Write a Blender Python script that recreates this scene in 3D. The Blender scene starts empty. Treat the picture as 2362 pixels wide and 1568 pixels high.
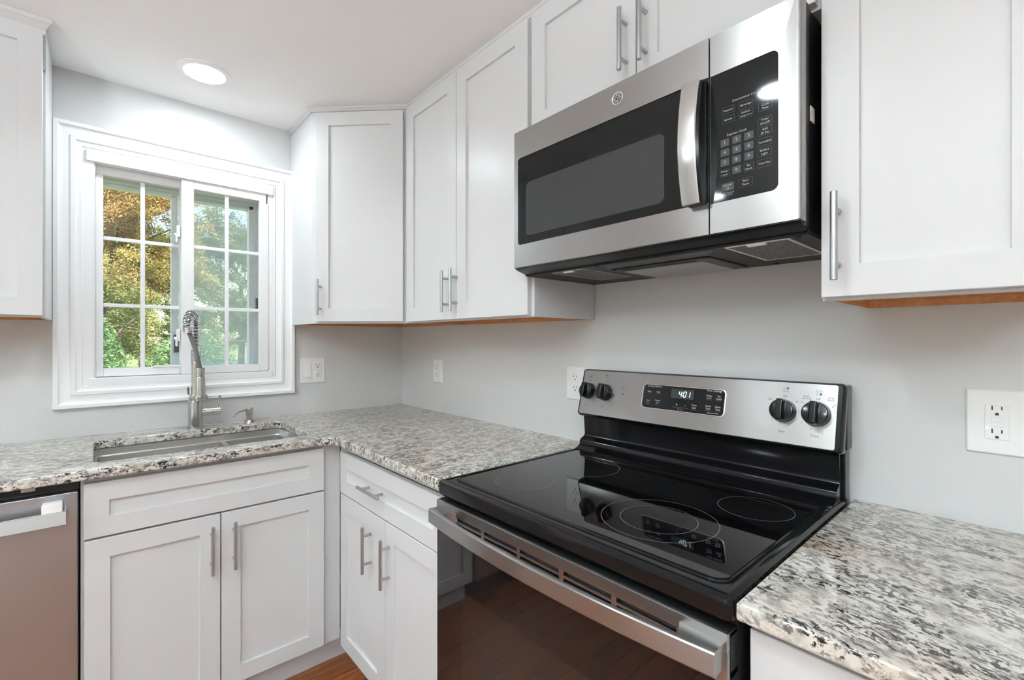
import bpy, bmesh, math, random
from mathutils import Vector, Matrix
import numpy as np
random.seed(7)
C = bpy.context.scene.collection
SC = bpy.context.scene
PI = math.pi

# ------------------------------------------------------------------ camera
cam_d = bpy.data.cameras.new('camera')
cam = bpy.data.objects.new('camera', cam_d); C.objects.link(cam)
cam.location = (-1.3245, -2.4114, 1.2826)
cam.rotation_euler = (PI/2, 0, -0.7202)
cam_d.sensor_fit = 'HORIZONTAL'; cam_d.sensor_width = 36.0
cam_d.lens = 36.0*1071.24/2362.0
cam_d.shift_x = 17.0/2362.0
cam_d.clip_start = 0.02; cam_d.clip_end = 300
SC.camera = cam

# ------------------------------------------------------------------ world, sun, exposure
SC.view_settings.view_transform = 'Standard'
SC.view_settings.look = 'None'
SC.view_settings.gamma = 1.0
SC.view_settings.use_curve_mapping = False
SC.view_settings.exposure = 1.27
LAMP_E = 72.0        # radiance of every recessed lamp's lens
UP_E = 330.0         # radiance of the added fill pendant's lamp
SKY_E = 0.17
SUN_E = 7.0
w = bpy.data.worlds.new('sky'); SC.world = w; w.use_nodes = True
wn = w.node_tree.nodes; wl = w.node_tree.links
sky = wn.new('ShaderNodeTexSky'); sky.sky_type = 'NISHITA'; sky.sun_disc = False
sky.sun_elevation = math.radians(42); sky.sun_rotation = math.radians(160)
sky.air_density = 1.3; sky.dust_density = 1.0
wl.new(sky.outputs[0], wn['Background'].inputs[0]); wn['Background'].inputs[1].default_value = SKY_E
sun_d = bpy.data.lights.new('sun', 'SUN'); sun_d.energy = SUN_E; sun_d.angle = 0.009; sun_d.color = (1, .95, .87)
sun = bpy.data.objects.new('sun', sun_d); C.objects.link(sun)
sun.location = (6, -14, 14); sun.rotation_euler = (math.radians(48), 0, math.radians(22))
try:
    SC.cycles.max_bounces = 10; SC.cycles.diffuse_bounces = 6; SC.cycles.glossy_bounces = 5
    SC.cycles.transparent_max_bounces = 12; SC.cycles.sample_clamp_indirect = 6.0
    SC.cycles.use_denoising = True
except Exception: pass

# ------------------------------------------------------------------ materials
MATS = {}
def mat(name, col=(.8,.8,.8), rough=.5, metal=0., spec=.5, coat=0., coat_rough=.03, emit=None, estr=0., tangent=None, aniso=0.):
    m = bpy.data.materials.new(name); m.use_nodes = True
    b = m.node_tree.nodes['Principled BSDF']
    b.inputs['Base Color'].default_value = (*col, 1); b.inputs['Roughness'].default_value = rough
    b.inputs['Metallic'].default_value = metal; b.inputs['Specular IOR Level'].default_value = spec
    b.inputs['Coat Weight'].default_value = coat; b.inputs['Coat Roughness'].default_value = coat_rough
    if emit: b.inputs['Emission Color'].default_value = (*emit, 1); b.inputs['Emission Strength'].default_value = estr
    if tangent is not None:
        v = m.node_tree.nodes.new('ShaderNodeCombineXYZ')
        for i in range(3): v.inputs[i].default_value = tangent[i]
        m.node_tree.links.new(v.outputs[0], b.inputs['Tangent']); b.inputs['Anisotropic'].default_value = aniso
    MATS[name] = m; return m
def N(m, t, **kw):
    n = m.node_tree.nodes.new(t)
    for k, v in kw.items():
        if hasattr(n, k) and not k in n.inputs: setattr(n, k, v)
        else: n.inputs[k].default_value = v
    return n
def L(m, a, b): m.node_tree.links.new(a, b)
def bs(m): return m.node_tree.nodes['Principled BSDF']
def coords(m, scale=(1,1,1), rotz=0., rot=None):
    t = N(m, 'ShaderNodeTexCoord'); p = N(m, 'ShaderNodeMapping')
    p.inputs['Scale'].default_value = scale
    p.inputs['Rotation'].default_value = rot if rot else (0, 0, rotz)
    L(m, t.outputs['Object'], p.inputs[0]); return p.outputs[0]
def noise(m, vec, scale, detail=4., rough=.55, dist=0.):
    n = N(m, 'ShaderNodeTexNoise'); n.inputs['Scale'].default_value = scale; n.inputs['Detail'].default_value = detail
    n.inputs['Roughness'].default_value = rough; n.inputs['Distortion'].default_value = dist
    L(m, vec, n.inputs['Vector']); return n.outputs['Fac']
def ramp(m, fac, stops, interp='LINEAR'):
    r = N(m, 'ShaderNodeValToRGB'); r.color_ramp.interpolation = interp
    e = r.color_ramp.elements
    while len(e) < len(stops): e.new(.5)
    for i, (p, c) in enumerate(stops):
        e[i].position = p; e[i].color = (*c, 1) if len(c) == 3 else c
    L(m, fac, r.inputs[0]); return r.outputs[0]
def mix(m, fac, a, b, blend='MIX'):
    n = N(m, 'ShaderNodeMix', data_type='RGBA', blend_type=blend)
    for s, v in ((0, fac), (6, a), (7, b)):
        if isinstance(v, (int, float)): n.inputs[s].default_value = v
        elif isinstance(v, tuple): n.inputs[s].default_value = (*v, 1)
        else: L(m, v, n.inputs[s])
    return n.outputs[2]
def bump(m, h, strength=.1, dist=.01):
    b = N(m, 'ShaderNodeBump'); b.inputs['Strength'].default_value = strength; b.inputs['Distance'].default_value = dist
    L(m, h, b.inputs['Height']); L(m, b.outputs[0], bs(m).inputs['Normal'])

WALL = mat('wall_paint', (.655,.657,.652), .55, spec=.35)
CEIL = mat('ceiling_paint', (.92,.92,.91), .75, spec=.2)
TRIM = mat('white_trim_paint', (.90,.90,.895), .35)
CAB = mat('white_cabinet_paint', (.66,.665,.665), .33, spec=.45)
VINYL = mat('white_vinyl', (.88,.88,.875), .3)
ALU = mat('white_aluminium', (.85,.86,.87), .4)
PLASTIC = mat('white_plastic', (.86,.86,.85), .22)
DARK = mat('dark_slot', (.015,.015,.015), .6)
BLACK = mat('black_enamel', (.004,.004,.0045), .11, spec=.36)
BLACKM = mat('black_satin_plastic', (.008,.008,.0085), .34, spec=.35)
DARKGREY = mat('dark_grey_plastic', (.09,.09,.095), .5)  # the plastic's own dark grey colour
NICKEL = mat('brushed_nickel', (.49,.50,.51), .36, metal=1.)
FAUCET = mat('faucet_steel', (.56,.55,.535), .17, metal=1.)
CHROME = mat('chrome', (.74,.74,.74), .10, metal=1.)
STEEL = mat('brushed_steel', (.415,.408,.398), .34, metal=1., tangent=(.02,.03,1), aniso=.8)
def brushed(m, sc):
    h = noise(m, coords(m, sc), 1., 3, .6)
    r = N(m, 'ShaderNodeMapRange'); L(m, h, r.inputs[0]); r.inputs[3].default_value = .24; r.inputs[4].default_value = .38
    L(m, r.outputs[0], bs(m).inputs['Roughness'])
brushed(STEEL, (40, 12, 900))
STEELH = mat('polished_steel', (.66,.655,.64), .2, metal=1.)
DWSTEEL = mat('dishwasher_steel', (.48,.51,.54), .5, metal=1., tangent=(.02,.03,1), aniso=.5); brushed(DWSTEEL, (25, 25, 500))
SINKST = mat('sink_steel', (.74,.725,.70), .28, metal=1.)
brushed(SINKST, (8, 300, 300))
HOSE = mat('grey_rubber_hose', (.16,.16,.165), .45)
GLASSTOP = mat('black_ceramic_glass', (.003,.003,.0035), .03, spec=.46)
OVENGL = mat('oven_door_glass', (.008,.006,.006), .04, spec=.42)
OVENIN = mat('oven_window_tint', (.016,.011,.009), .05, spec=.5)
MWGL = mat('microwave_window_glass', (.008,.008,.008), .05, spec=.22)
MWMESH = mat('microwave_perforated_screen', (.04,.04,.04), .09, spec=.25)
_c = coords(MWMESH); _v = N(MWMESH, 'ShaderNodeTexVoronoi'); _v.inputs['Scale'].default_value = 420; _v.inputs['Randomness'].default_value = 0
L(MWMESH, _c, _v.inputs['Vector'])
L(MWMESH, ramp(MWMESH, _v.outputs['Distance'], [(.25, (.018,.018,.018)), (.55, (.06,.06,.06))]), bs(MWMESH).inputs['Base Color'])
PRINT = mat('white_printing', (.62,.62,.62), .5)
PRINTDIM = mat('grey_printing', (.20,.20,.20), .5)
INK = mat('dark_ink', (.05,.05,.05), .5)
KEYG = mat('grey_key', (.045,.045,.047), .4, spec=.25)
RINGP = mat('burner_ring_print', (.20,.20,.20), .25)
CLOCK = mat('clock_digits', (.1,.1,.1), .5, emit=(.62,.93,1.), estr=1.5)
LENS = mat('lamp_lens', (.9,.9,.9), .5, emit=(.868, .982, 1.045), estr=LAMP_E)
LENS_SINK = mat('lamp_lens_sink', (.9,.9,.9), .5, emit=(.868, .982, 1.045), estr=LAMP_E*.70)
FOAM = mat('white_packing_foam', (.86,.83,.81), .8)
MESHF = mat('filter_mesh', (.50,.50,.49), .4, metal=.35)
_c = coords(MESHF, (1,1,1), rotz=.6); _v = N(MESHF, 'ShaderNodeTexVoronoi'); _v.inputs['Scale'].default_value = 330; _v.inputs['Randomness'].default_value = .5
L(MESHF, _c, _v.inputs['Vector'])
L(MESHF, ramp(MESHF, _v.outputs['Distance'], [(.18, (.55,.55,.53)), (.5, (.05,.05,.05))]), bs(MESHF).inputs['Base Color']); bump(MESHF, _v.outputs['Distance'], .5, .003)
LAMPCOV = mat('frosted_lamp_cover', (.42,.42,.42), .28)
bump(LAMPCOV, noise(LAMPCOV, coords(LAMPCOV, (60, 5, 60)), 3., 2), .4, .004)
# maple veneer under the wall cabinets
WOOD = mat('maple_veneer', (.5,.25,.1), .45)
_c = coords(WOOD, (3, 22, 22), rotz=0)
L(WOOD, ramp(WOOD, noise(WOOD, _c, 3., 4, .6, .4), [(.3, (.50,.22,.075)), (.7, (.66,.33,.13))]), bs(WOOD).inputs['Base Color'])
# hardwood floor: planks along x
FLOORM = mat('hardwood_floor', (.3,.1,.04), .22, spec=.5)
_c = coords(FLOORM)
_b = N(FLOORM, 'ShaderNodeTexBrick', offset=.37); _b.inputs['Scale'].default_value = 1.; _b.inputs['Brick Width'].default_value = 1.1
_b.inputs['Row Height'].default_value = .082; _b.inputs['Mortar Size'].default_value = .0012; _b.inputs['Bias'].default_value = 0
_b.inputs['Color1'].default_value = (.20,.062,.018,1); _b.inputs['Color2'].default_value = (.29,.100,.031,1); _b.inputs['Mortar'].default_value = (.05,.015,.006,1)
L(FLOORM, _c, _b.inputs['Vector'])
_g = noise(FLOORM, coords(FLOORM, (2.2, 45, 45)), 2.4, 6, .62, .5)
L(FLOORM, mix(FLOORM, .75, _b.outputs[0], ramp(FLOORM, _g, [(.3, (.45,.4,.36)), (.65, (1.25,1.2,1.15))]), 'MULTIPLY'), bs(FLOORM).inputs['Base Color'])
def granite(name, ang, st_=.55, sc=1.):
    m = mat(name, (.6,.6,.55), .08, spec=.5)
    v = coords(m, (sc, sc, sc), rotz=ang)
    s = N(m, 'ShaderNodeMapping'); s.inputs['Scale'].default_value = (st_, 1, .8); L(m, v, s.inputs[0]); st = s.outputs[0]
    base = ramp(m, noise(m, st, 44, 5, .62, .5), [(.26, (.24,.222,.198)), (.40, (.44,.415,.37)), (.52, (.66,.635,.57)), (.72, (.66,.625,.57))])
    pink = ramp(m, noise(m, v, 9, 3), [(.46, (1,1,1)), (.70, (1.0,.87,.82))])
    col = mix(m, 1., base, pink, 'MULTIPLY')
    clus = ramp(m, noise(m, st, 19, 4, .65, .5), [(.36, (.14,.14,.14)), (.56, (1,1,1))])
    grey = ramp(m, noise(m, st, 90, 5, .68, .5), [(.508, (0,0,0)), (.59, (.92,.92,.92))])
    col = mix(m, mix(m, 1., grey, clus, 'MULTIPLY'), col, (.13,.122,.118))
    blk = ramp(m, noise(m, st, 125, 4, .68, .6), [(.515, (0,0,0)), (.56, (1,1,1))])
    col = mix(m, mix(m, 1., blk, clus, 'MULTIPLY'), col, (.016,.014,.015))
    L(m, col, bs(m).inputs['Base Color']); bs(m).inputs['Coat Weight'].default_value = .35
    return m
GRAN_L = granite('speckled_granite', math.radians(6), .52)
GRAN_R = granite('streaked_granite', math.radians(106), .60, .92)
# window glass: see-through with a fresnel reflection
def pane(name, tint, refl=1.0):
    m = bpy.data.materials.new(name); m.use_nodes = True; nt = m.node_tree; nt.nodes.clear()
    o = nt.nodes.new('ShaderNodeOutputMaterial'); t = nt.nodes.new('ShaderNodeBsdfTransparent'); t.inputs[0].default_value = (*tint, 1)
    g = nt.nodes.new('ShaderNodeBsdfGlossy'); g.inputs['Roughness'].default_value = .0
    f = nt.nodes.new('ShaderNodeFresnel'); f.inputs[0].default_value = 1.5
    x = nt.nodes.new('ShaderNodeMixShader'); nt.links.new(f.outputs[0], x.inputs[0]); nt.links.new(t.outputs[0], x.inputs[1]); nt.links.new(g.outputs[0], x.inputs[2])
    nt.links.new(x.outputs[0], o.inputs[0]); return m
PANE = pane('clear_window_glass', (.985,.99,.988))
# insect screen: fine grey weave, partly open
SCREEN = bpy.data.materials.new('insect_screen'); SCREEN.use_nodes = True
_n = SCREEN.node_tree.nodes; _n.clear(); _o = _n.new('ShaderNodeOutputMaterial'); _t = _n.new('ShaderNodeBsdfTransparent'); _d = _n.new('ShaderNodeBsdfDiffuse'); _d.inputs[0].default_value = (.93,.96,.985,1)
_tl = _n.new('ShaderNodeBsdfTranslucent'); _tl.inputs[0].default_value = (.93,.96,.985,1); _a = _n.new('ShaderNodeMixShader'); _a.inputs[0].default_value = .5
_x = _n.new('ShaderNodeMixShader'); _x.inputs[0].default_value = .28
for _p, _q in ((_d.outputs[0], _a.inputs[1]), (_tl.outputs[0], _a.inputs[2]), (_t.outputs[0], _x.inputs[1]), (_a.outputs[0], _x.inputs[2]), (_x.outputs[0], _o.inputs[0])): SCREEN.node_tree.links.new(_p, _q)
# outdoors
def leafmat(name, stops, zlo=None, zhi=None, stops2=None):
    m = mat(name, (.2,.3,.05), .55, spec=.3)
    gi = N(m, 'ShaderNodeNewGeometry')
    p = N(m, 'ShaderNodeTexCoord').outputs['Object']
    n = noise(m, p, .9, 3)
    a = N(m, 'ShaderNodeMath', operation='MULTIPLY_ADD'); L(m, gi.outputs['Random Per Island'], a.inputs[0]); a.inputs[1].default_value = .55
    b = N(m, 'ShaderNodeMath', operation='MULTIPLY_ADD'); L(m, n, b.inputs[0]); b.inputs[1].default_value = 1.1; b.inputs[2].default_value = -.33
    L(m, b.outputs[0], a.inputs[2])
    col = ramp(m, a.outputs[0], stops)
    if stops2:
        col2 = ramp(m, a.outputs[0], stops2)
        sx = N(m, 'ShaderNodeSeparateXYZ'); L(m, p, sx.inputs[0])
        r = N(m, 'ShaderNodeMapRange'); L(m, sx.outputs[2], r.inputs[0]); r.inputs[1].default_value = zlo; r.inputs[2].default_value = zhi
        col = mix(m, r.outputs[0], col, col2)
    L(m, col, bs(m).inputs['Base Color'])
    tr = N(m, 'ShaderNodeBsdfTranslucent'); L(m, col, tr.inputs[0])
    x = N(m, 'ShaderNodeMixShader'); x.inputs[0].default_value = .4
    out = m.node_tree.nodes['Material Output']
    L(m, bs(m).outputs[0], x.inputs[1]); L(m, tr.outputs[0], x.inputs[2]); L(m, x.outputs[0], out.inputs[0])
    return m
GREEN = [(.1, (.06,.12,.05)), (.4, (.16,.24,.09)), (.62, (.33,.35,.12)), (.85, (.50,.34,.15))]
AUT = [(.1, (.17,.23,.08)), (.3, (.36,.37,.11)), (.5, (.56,.42,.13)), (.66, (.56,.32,.16)), (.85, (.55,.30,.24))]
LEAF_A = leafmat('autumn_leaves', GREEN, 3.0, 4.7, AUT)
LEAF_B = leafmat('green_leaves', [(.1, (.06,.13,.04)), (.45, (.13,.23,.07)), (.75, (.28,.32,.10)), (.95, (.45,.32,.10))])
LEAF_C = leafmat('shrub_leaves', [(.1, (.05,.13,.06)), (.5, (.12,.25,.10)), (.9, (.35,.42,.18))])
BARK = mat('bark', (.085,.07,.06), .9); bump(BARK, noise(BARK, coords(BARK, (8,8,2)), 4, 5), .6, .03)
LAWN = mat('lawn_grass', (.14,.2,.06), .9)
L(LAWN, ramp(LAWN, noise(LAWN, coords(LAWN), 3, 6), [(.3, (.10,.16,.04)), (.7, (.24,.28,.09))]), bs(LAWN).inputs['Base Color'])

# ------------------------------------------------------------------ mesh helpers
OFF = {}
class F:                                   # a local frame: u, v across a face, d out of it
    def __init__(s, o, U, V, Nn): s.o, s.U, s.V, s.N = Vector(o), Vector(U), Vector(V), Vector(Nn)
    def __call__(s, u, v, d=0.): return s.o + s.U*u + s.V*v + s.N*d
class MB:
    def __init__(s): s.v = []; s.f = []; s.m = []
    def add(s, vs, fs, mi=0):
        k = len(s.v); s.v += [tuple(p) for p in vs]; s.f += [tuple(i+k for i in f) for f in fs]; s.m += [mi]*len(fs); return s
    def box(s, a, b, bev=0., mi=0, seg=2):
        lo = [min(a[i], b[i]) for i in range(3)]; hi = [max(a[i], b[i]) for i in range(3)]
        bm = bmesh.new(); bmesh.ops.create_cube(bm, size=1.)
        for v in bm.verts: v.co = Vector([lo[i]+(v.co[i]+.5)*(hi[i]-lo[i]) for i in range(3)])
        if bev > 0: bmesh.ops.bevel(bm, geom=bm.edges[:], offset=min(bev, .45*min(hi[i]-lo[i] for i in range(3))), segments=seg, profile=.5, affect='EDGES')
        bm.verts.index_update(); s.add([v.co.copy() for v in bm.verts], [[v.index for v in f.verts] for f in bm.faces], mi); bm.free(); return s
    def fbox(s, fr, u0, v0, d0, u1, v1, d1, bev=0., mi=0):
        t = MB().box((u0, v0, d0), (u1, v1, d1), bev)
        return s.add([fr(*p) for p in t.v], t.f, mi)
    def rings(s, rr, cap0=True, cap1=True, mi=0, closed=True):
        n = len(rr[0]); vs = [p for r in rr for p in r]; fs = []
        for i in range(len(rr)-1):
            for j in range(n if closed else n-1):
                k = (j+1) % n
                fs.append((i*n+j, i*n+k, (i+1)*n+k, (i+1)*n+j))
        if cap0: fs.append(tuple(range(n))[::-1])
        if cap1: fs.append(tuple((len(rr)-1)*n+j for j in range(n)))
        return s.add(vs, fs, mi)
    def rrect(s, fr, u0, v0, u1, v1, r, prof, n=6, cap0=True, cap1=True, mi=0):   # prof: (inset, depth) rings
        return s.rings([[fr(u, v, d) for u, v in rr2(u0, v0, u1, v1, r, i, n)] for i, d in prof], cap0, cap1, mi)
    def lathe(s, prof, o, axis=(0,0,1), n=32, mi=0, cap=True):    # prof: (radius, height)
        a = Vector(axis).normalized(); x = a.orthogonal().normalized(); y = a.cross(x); o = Vector(o)
        rr = [[o+a*h+(x*math.cos(2*PI*k/n)+y*math.sin(2*PI*k/n))*r for k in range(n)] for r, h in prof]
        return s.rings(rr, cap, cap, mi)
    def tube(s, path, r, n=12, mi=0, closed=False):
        P = [Vector(p) for p in path]; m = len(P); R = r if isinstance(r, (list, tuple)) else [r]*m
        t = [(P[min(i+1, m-1)]-P[max(i-1, 0)]).normalized() for i in range(m)]
        x = t[0].orthogonal().normalized(); rr = []
        for i in range(m):
            x = (x - t[i]*x.dot(t[i])).normalized(); y = t[i].cross(x)
            rr.append([P[i]+(x*math.cos(2*PI*k/n)+y*math.sin(2*PI*k/n))*R[i] for k in range(n)])
        return s.rings(rr, True, True, mi)
    def build(s, name, mats, parent=None, smooth=38, label=None):
        me = bpy.data.meshes.new(name); off = OFF.get(parent.name, Vector()) if parent else Vector()
        me.from_pydata([(p[0]-off[0], p[1]-off[1], p[2]-off[2]) for p in s.v], [], s.f)
        for q in (mats if isinstance(mats, (list, tuple)) else [mats]): me.materials.append(q)
        if any(s.m): me.polygons.foreach_set('material_index', s.m)
        bm = bmesh.new(); bm.from_mesh(me); bmesh.ops.recalc_face_normals(bm, faces=bm.faces[:]); bm.to_mesh(me); bm.free()
        if smooth:
            me.polygons.foreach_set('use_smooth', [True]*len(me.polygons)); me.set_sharp_from_angle(angle=math.radians(smooth))
        me.update()
        o = bpy.data.objects.new(name, me); C.objects.link(o)
        if smooth:
            wm = o.modifiers.new('weighted_normal', 'WEIGHTED_NORMAL'); wm.keep_sharp = True; wm.weight = 50
        if parent: o.parent = parent; OFF[o.name] = off
        else: OFF[o.name] = Vector()
        if label: o['label'] = label
        return o
def rr2(u0, v0, u1, v1, r, inset=0., n=6):
    if u0 > u1: u0, u1 = u1, u0
    if v0 > v1: v0, v1 = v1, v0
    u0 += inset; v0 += inset; u1 -= inset; v1 -= inset
    rs = r if isinstance(r, (list, tuple)) else [r]*4
    out = []
    for (cx, cy, a0, rad, sx, sy) in ((u1, v1, 0, rs[0], -1, -1), (u0, v1, 90, rs[1], 1, -1), (u0, v0, 180, rs[2], 1, 1), (u1, v0, 270, rs[3], -1, 1)):
        rad = max(rad-inset, .0002)
        for k in range(n+1):
            a = math.radians(a0+90*k/n); out.append((cx+sx*rad+rad*math.cos(a), cy+sy*rad+rad*math.sin(a)))
    return out
def thing(name, label, cat, loc, group=None):
    o = bpy.data.objects.new(name, None); C.objects.link(o); o.empty_display_size = .05
    o.location = loc; o['label'] = label; o['category'] = cat
    if group: o['group'] = group
    OFF[o.name] = Vector(loc); return o
def tag(o, label, cat, group=None, kind=None):
    o['label'] = label; o['category'] = cat
    if group: o['group'] = group
    if kind: o['kind'] = kind
    return o
def struct(o, label=None):
    o['kind'] = 'structure'
    if label: o['label'] = label
    return o
def solid2d(outlines, z0, z1, bev):        # slab from 2-D outlines (first the outside, then holes) with eased edges
    cu = bpy.data.curves.new('slab', 'CURVE'); cu.dimensions = '2D'; cu.fill_mode = 'BOTH'
    cu.extrude = (z1-z0)/2-bev; cu.bevel_depth = bev; cu.bevel_resolution = 2; cu.offset = -bev
    for ol in outlines:
        sp = cu.splines.new('POLY'); sp.points.add(len(ol)-1); sp.use_cyclic_u = True
        for p, q in zip(sp.points, ol): p.co = (q[0], q[1], 0, 1)
    ob = bpy.data.objects.new('slab', cu); C.objects.link(ob); dg = bpy.context.evaluated_depsgraph_get()
    me = bpy.data.meshes.new_from_object(ob.evaluated_get(dg)); zc = (z0+z1)/2
    b = MB().add([(v.co.x, v.co.y, v.co.z+zc) for v in me.vertices], [tuple(p.vertices) for p in me.polygons])
    bpy.data.objects.remove(ob); bpy.data.curves.remove(cu); bpy.data.meshes.remove(me); return b
TXT = {}
def text(mb, fr, u, v, s, size, d=.0004, mi=0, align='CENTER', sx=1.):
    if s not in TXT:
        cu = bpy.data.curves.new('t', 'FONT'); cu.body = s; cu.align_x = 'CENTER'; cu.align_y = 'CENTER'; cu.space_line = .85; cu.resolution_u = 3
        ob = bpy.data.objects.new('t', cu); C.objects.link(ob); dg = bpy.context.evaluated_depsgraph_get()
        me = bpy.data.meshes.new_from_object(ob.evaluated_get(dg))
        TXT[s] = ([(q.co.x, q.co.y) for q in me.vertices], [tuple(p.vertices) for p in me.polygons])
        bpy.data.objects.remove(ob); bpy.data.curves.remove(cu); bpy.data.meshes.remove(me)
    vs, fs = TXT[s]; mb.add([fr(u+x*size*sx, v+y*size, d) for x, y in vs], fs, mi)

# ------------------------------------------------------------------ the room
H = 2.307; X0, Y0 = -4.2, -4.6            # ceiling height, far ends of the room
T = .15
WX0, WX1, WZ0, WZ1 = -1.372, -.680, 1.103, 2.024     # window opening in the north wall
b = MB(); b.box((X0-T, 0, -.3), (WX0, T, H+.2)); b.box((WX1, 0, -.3), (T, T, H+.2)); b.box((WX0, 0, -.3), (WX1, T, WZ0)); b.box((WX0, 0, WZ1), (WX1, T, H+.2))
struct(b.build('wall_north', WALL, smooth=0))
struct(MB().box((0, Y0-T, -.3), (T, 0, H+.2)).build('wall_east', WALL, smooth=0))
b = MB(); b.box((X0-T, Y0-T, -.3), (X0, -2.9, H+.2)); b.box((X0-T, -.9, -.3), (X0, 0, H+.2)); b.box((X0-T, -2.9, 2.06), (X0, -.9, H+.2)); b.box((X0-T, -2.9, -.3), (X0, -.9, .02))
struct(b.build('wall_west', WALL, smooth=0))
b = MB(); b.box((X0, Y0-T, -.3), (0, Y0, H+.2))
struct(b.build('wall_south', WALL, smooth=0))
struct(MB().box((X0-T, Y0-T, H), (T, T, H+.25)).build('ceiling', CEIL, smooth=0))
struct(MB().box((X0-T, Y0-T, -.3), (T, T, 0)).build('floor', FLOORM, smooth=0))

# window casing round the opening: a mitred colonial profile
def casing(name, x0, z0, x1, z1, prof, y=0.):
    rr = []
    for d, h in prof:
        rr.append([(x0+d, y-h, z0+d), (x1-d, y-h, z0+d), (x1-d, y-h, z1-d), (x0+d, y-h, z1-d)])
    return MB().rings(rr, False, False).build(name, TRIM, smooth=25)
PROF = [(0, -.001), (0, .022), (.002, .025), (.014, .025), (.0165, .022), (.018, .018), (.030, .013), (.045, .011), (.048, .012), (.050, .0165), (.058, .0175), (.062, .0165), (.066, .012), (.074, .009), (.080, .008), (.082, .006), (.082, -.02)]
struct(casing('trim_1', -1.449, 1.024, -.5955, 2.106, PROF))
# window_1: recessed vinyl slider, right sash in front of the left one
win = bpy.data.objects.new('window_1', None); C.objects.link(win); win.location = ((WX0+WX1)/2, 0, WZ0); win['kind'] = 'structure'; OFF['window_1'] = Vector(win.location)
b = MB()
for a, c in (((WX0, -.004, WZ0), (-1.334, T, WZ1)), ((-.690, -.004, WZ0), (WX1, T, WZ1)), ((-1.334, -.004, 1.975), (-.690, T, WZ1)), ((-1.334, -.004, WZ0), (-.690, T, 1.134))): b.box(a, c, .0015)
b.build('jamb_frame', TRIM, win)
MB().box((-1.3555, -.014, 1.9745), (-.692, .004, 2.019), .002).build('head_strip', TRIM, win)
MB().box((-1.349, -.0085, 1.1035), (-.694, .004, 1.1345), .002).build('sill_strip', TRIM, win)
b = MB(); b.box((-.7205, -.006, 1.150), (-.712, .03, 1.930), .002); b.box((-.7215, -.008, 1.138), (-.714, .01, 1.152), .002); b.box((-.712, .0, 1.134), (-.690, .03, 1.975), .002)
b.box((-1.334, .0, 1.134), (-1.3295, .12, 1.975), .001); b.box((-1.334, .03, 1.940), (-.69, .075, 1.975), .002)
b.build('side_track', VINYL, win)
def sash(x0, z0, x1, z1, y0, y1, ls, rs, ts, bsz, gx, gz, name):
    b = MB()
    b.box((x0, y0, z0), (x0+ls, y1, z1), .002); b.box((x1-rs, y0, z0), (x1, y1, z1), .002)
    b.box((x0+ls, y0, z1-ts), (x1-rs, y1, z1), .002); b.box((x0+ls, y0, z0), (x1-rs, y1, z0+bsz), .002)
    o = b.build(name, VINYL, win)
    ym = (y0+y1)/2+.006
    MB().box((x0+ls-.002, ym-.002, z0+bsz-.002), (x1-rs+.002, ym+.002, z1-ts+.002)).build('glass_pane', PANE, o, smooth=0)
    g = MB(); g.box((gx-.0078, ym-.011, z0+bsz), (gx+.0078, ym-.0025, z1-ts), .002)
    for z in gz: g.box((x0+ls, ym-.010, z-.0075), (x1-rs, ym-.0025, z+.0075), .002)
    g.build('grille', VINYL, o); return o
sr = sash(-1.0534, 1.1365, -.7205, 1.9745, -.004, .026, .0455, .0285, .036, .032, -.8815, (1.422, 1.6895), 'sliding_sash')
sl = sash(-1.3295, 1.1365, -1.035, 1.9715, .032, .060, .0235, .02, .032, .0325, -1.1815, (1.423, 1.6915), 'sliding_sash')
b = MB(); b.box((-1.150, .022, 1.1675), (-1.02, .034, 1.1745), .002); b.box((-1.105, .022, 1.174), (-1.085, .032, 1.179), .002)
b.build('pull_rail', VINYL, win)
for z in (1.745, 1.300):
    b = MB(); b.box((-1.0685, .004, z-.022), (-1.0555, .03, z+.03), .004); b.box((-1.077, .012, z-.016), (-1.066, .022, z-.004), .003); b.box((-1.073, .008, z-.045), (-1.064, .018, z-.012), .004)
    b.build('sash_lock', VINYL, win)
# outer storm frame, its stiles and dark corner pads, and the insect screen over the right half
b = MB()
b.box((-1.334, .118, 1.134), (-1.322, .148, 1.975), .001); b.box((-.770, .100, 1.134), (-.752, .148, 1.975), .001); b.box((-.752, .085, 1.134), (-.738, .148, 1.975), .001); b.box((-.738, .075, 1.134), (-.724, .148, 1.975), .001); b.box((-.724, .065, 1.134), (-.690, .148, 1.975), .001)
b.box((-1.322, .100, 1.915), (-.69, .148, 1.975), .001); b.box((-1.322, .075, 1.93), (-.69, .1, 1.975), .001)
b.box((-1.322, .085, 1.134), (-.69, .148, 1.166), .001); b.box((-1.322, .070, 1.134), (-.69, .09, 1.150), .001)
b.box((-1.0785, .100, 1.16), (-1.062, .130, 1.92), .001); b.box((-1.062, .108, 1.16), (-1.054, .125, 1.92), .001)
b.build('storm_frame', ALU, win)
b = MB(); b.box((-1.070, .086, 1.228), (-1.048, .108, 1.306), .001); b.build('corner_pad', DARKGREY, win)
b = MB(); b.box((-.745, .062, 1.418), (-.727, .10, 1.485), .001); b.build('corner_pad', DARKGREY, win)
MB().box((-1.055, .133, 1.16), (-.768, .1335, 1.92)).build('insect_screen', SCREEN, win, smooth=0)

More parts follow.
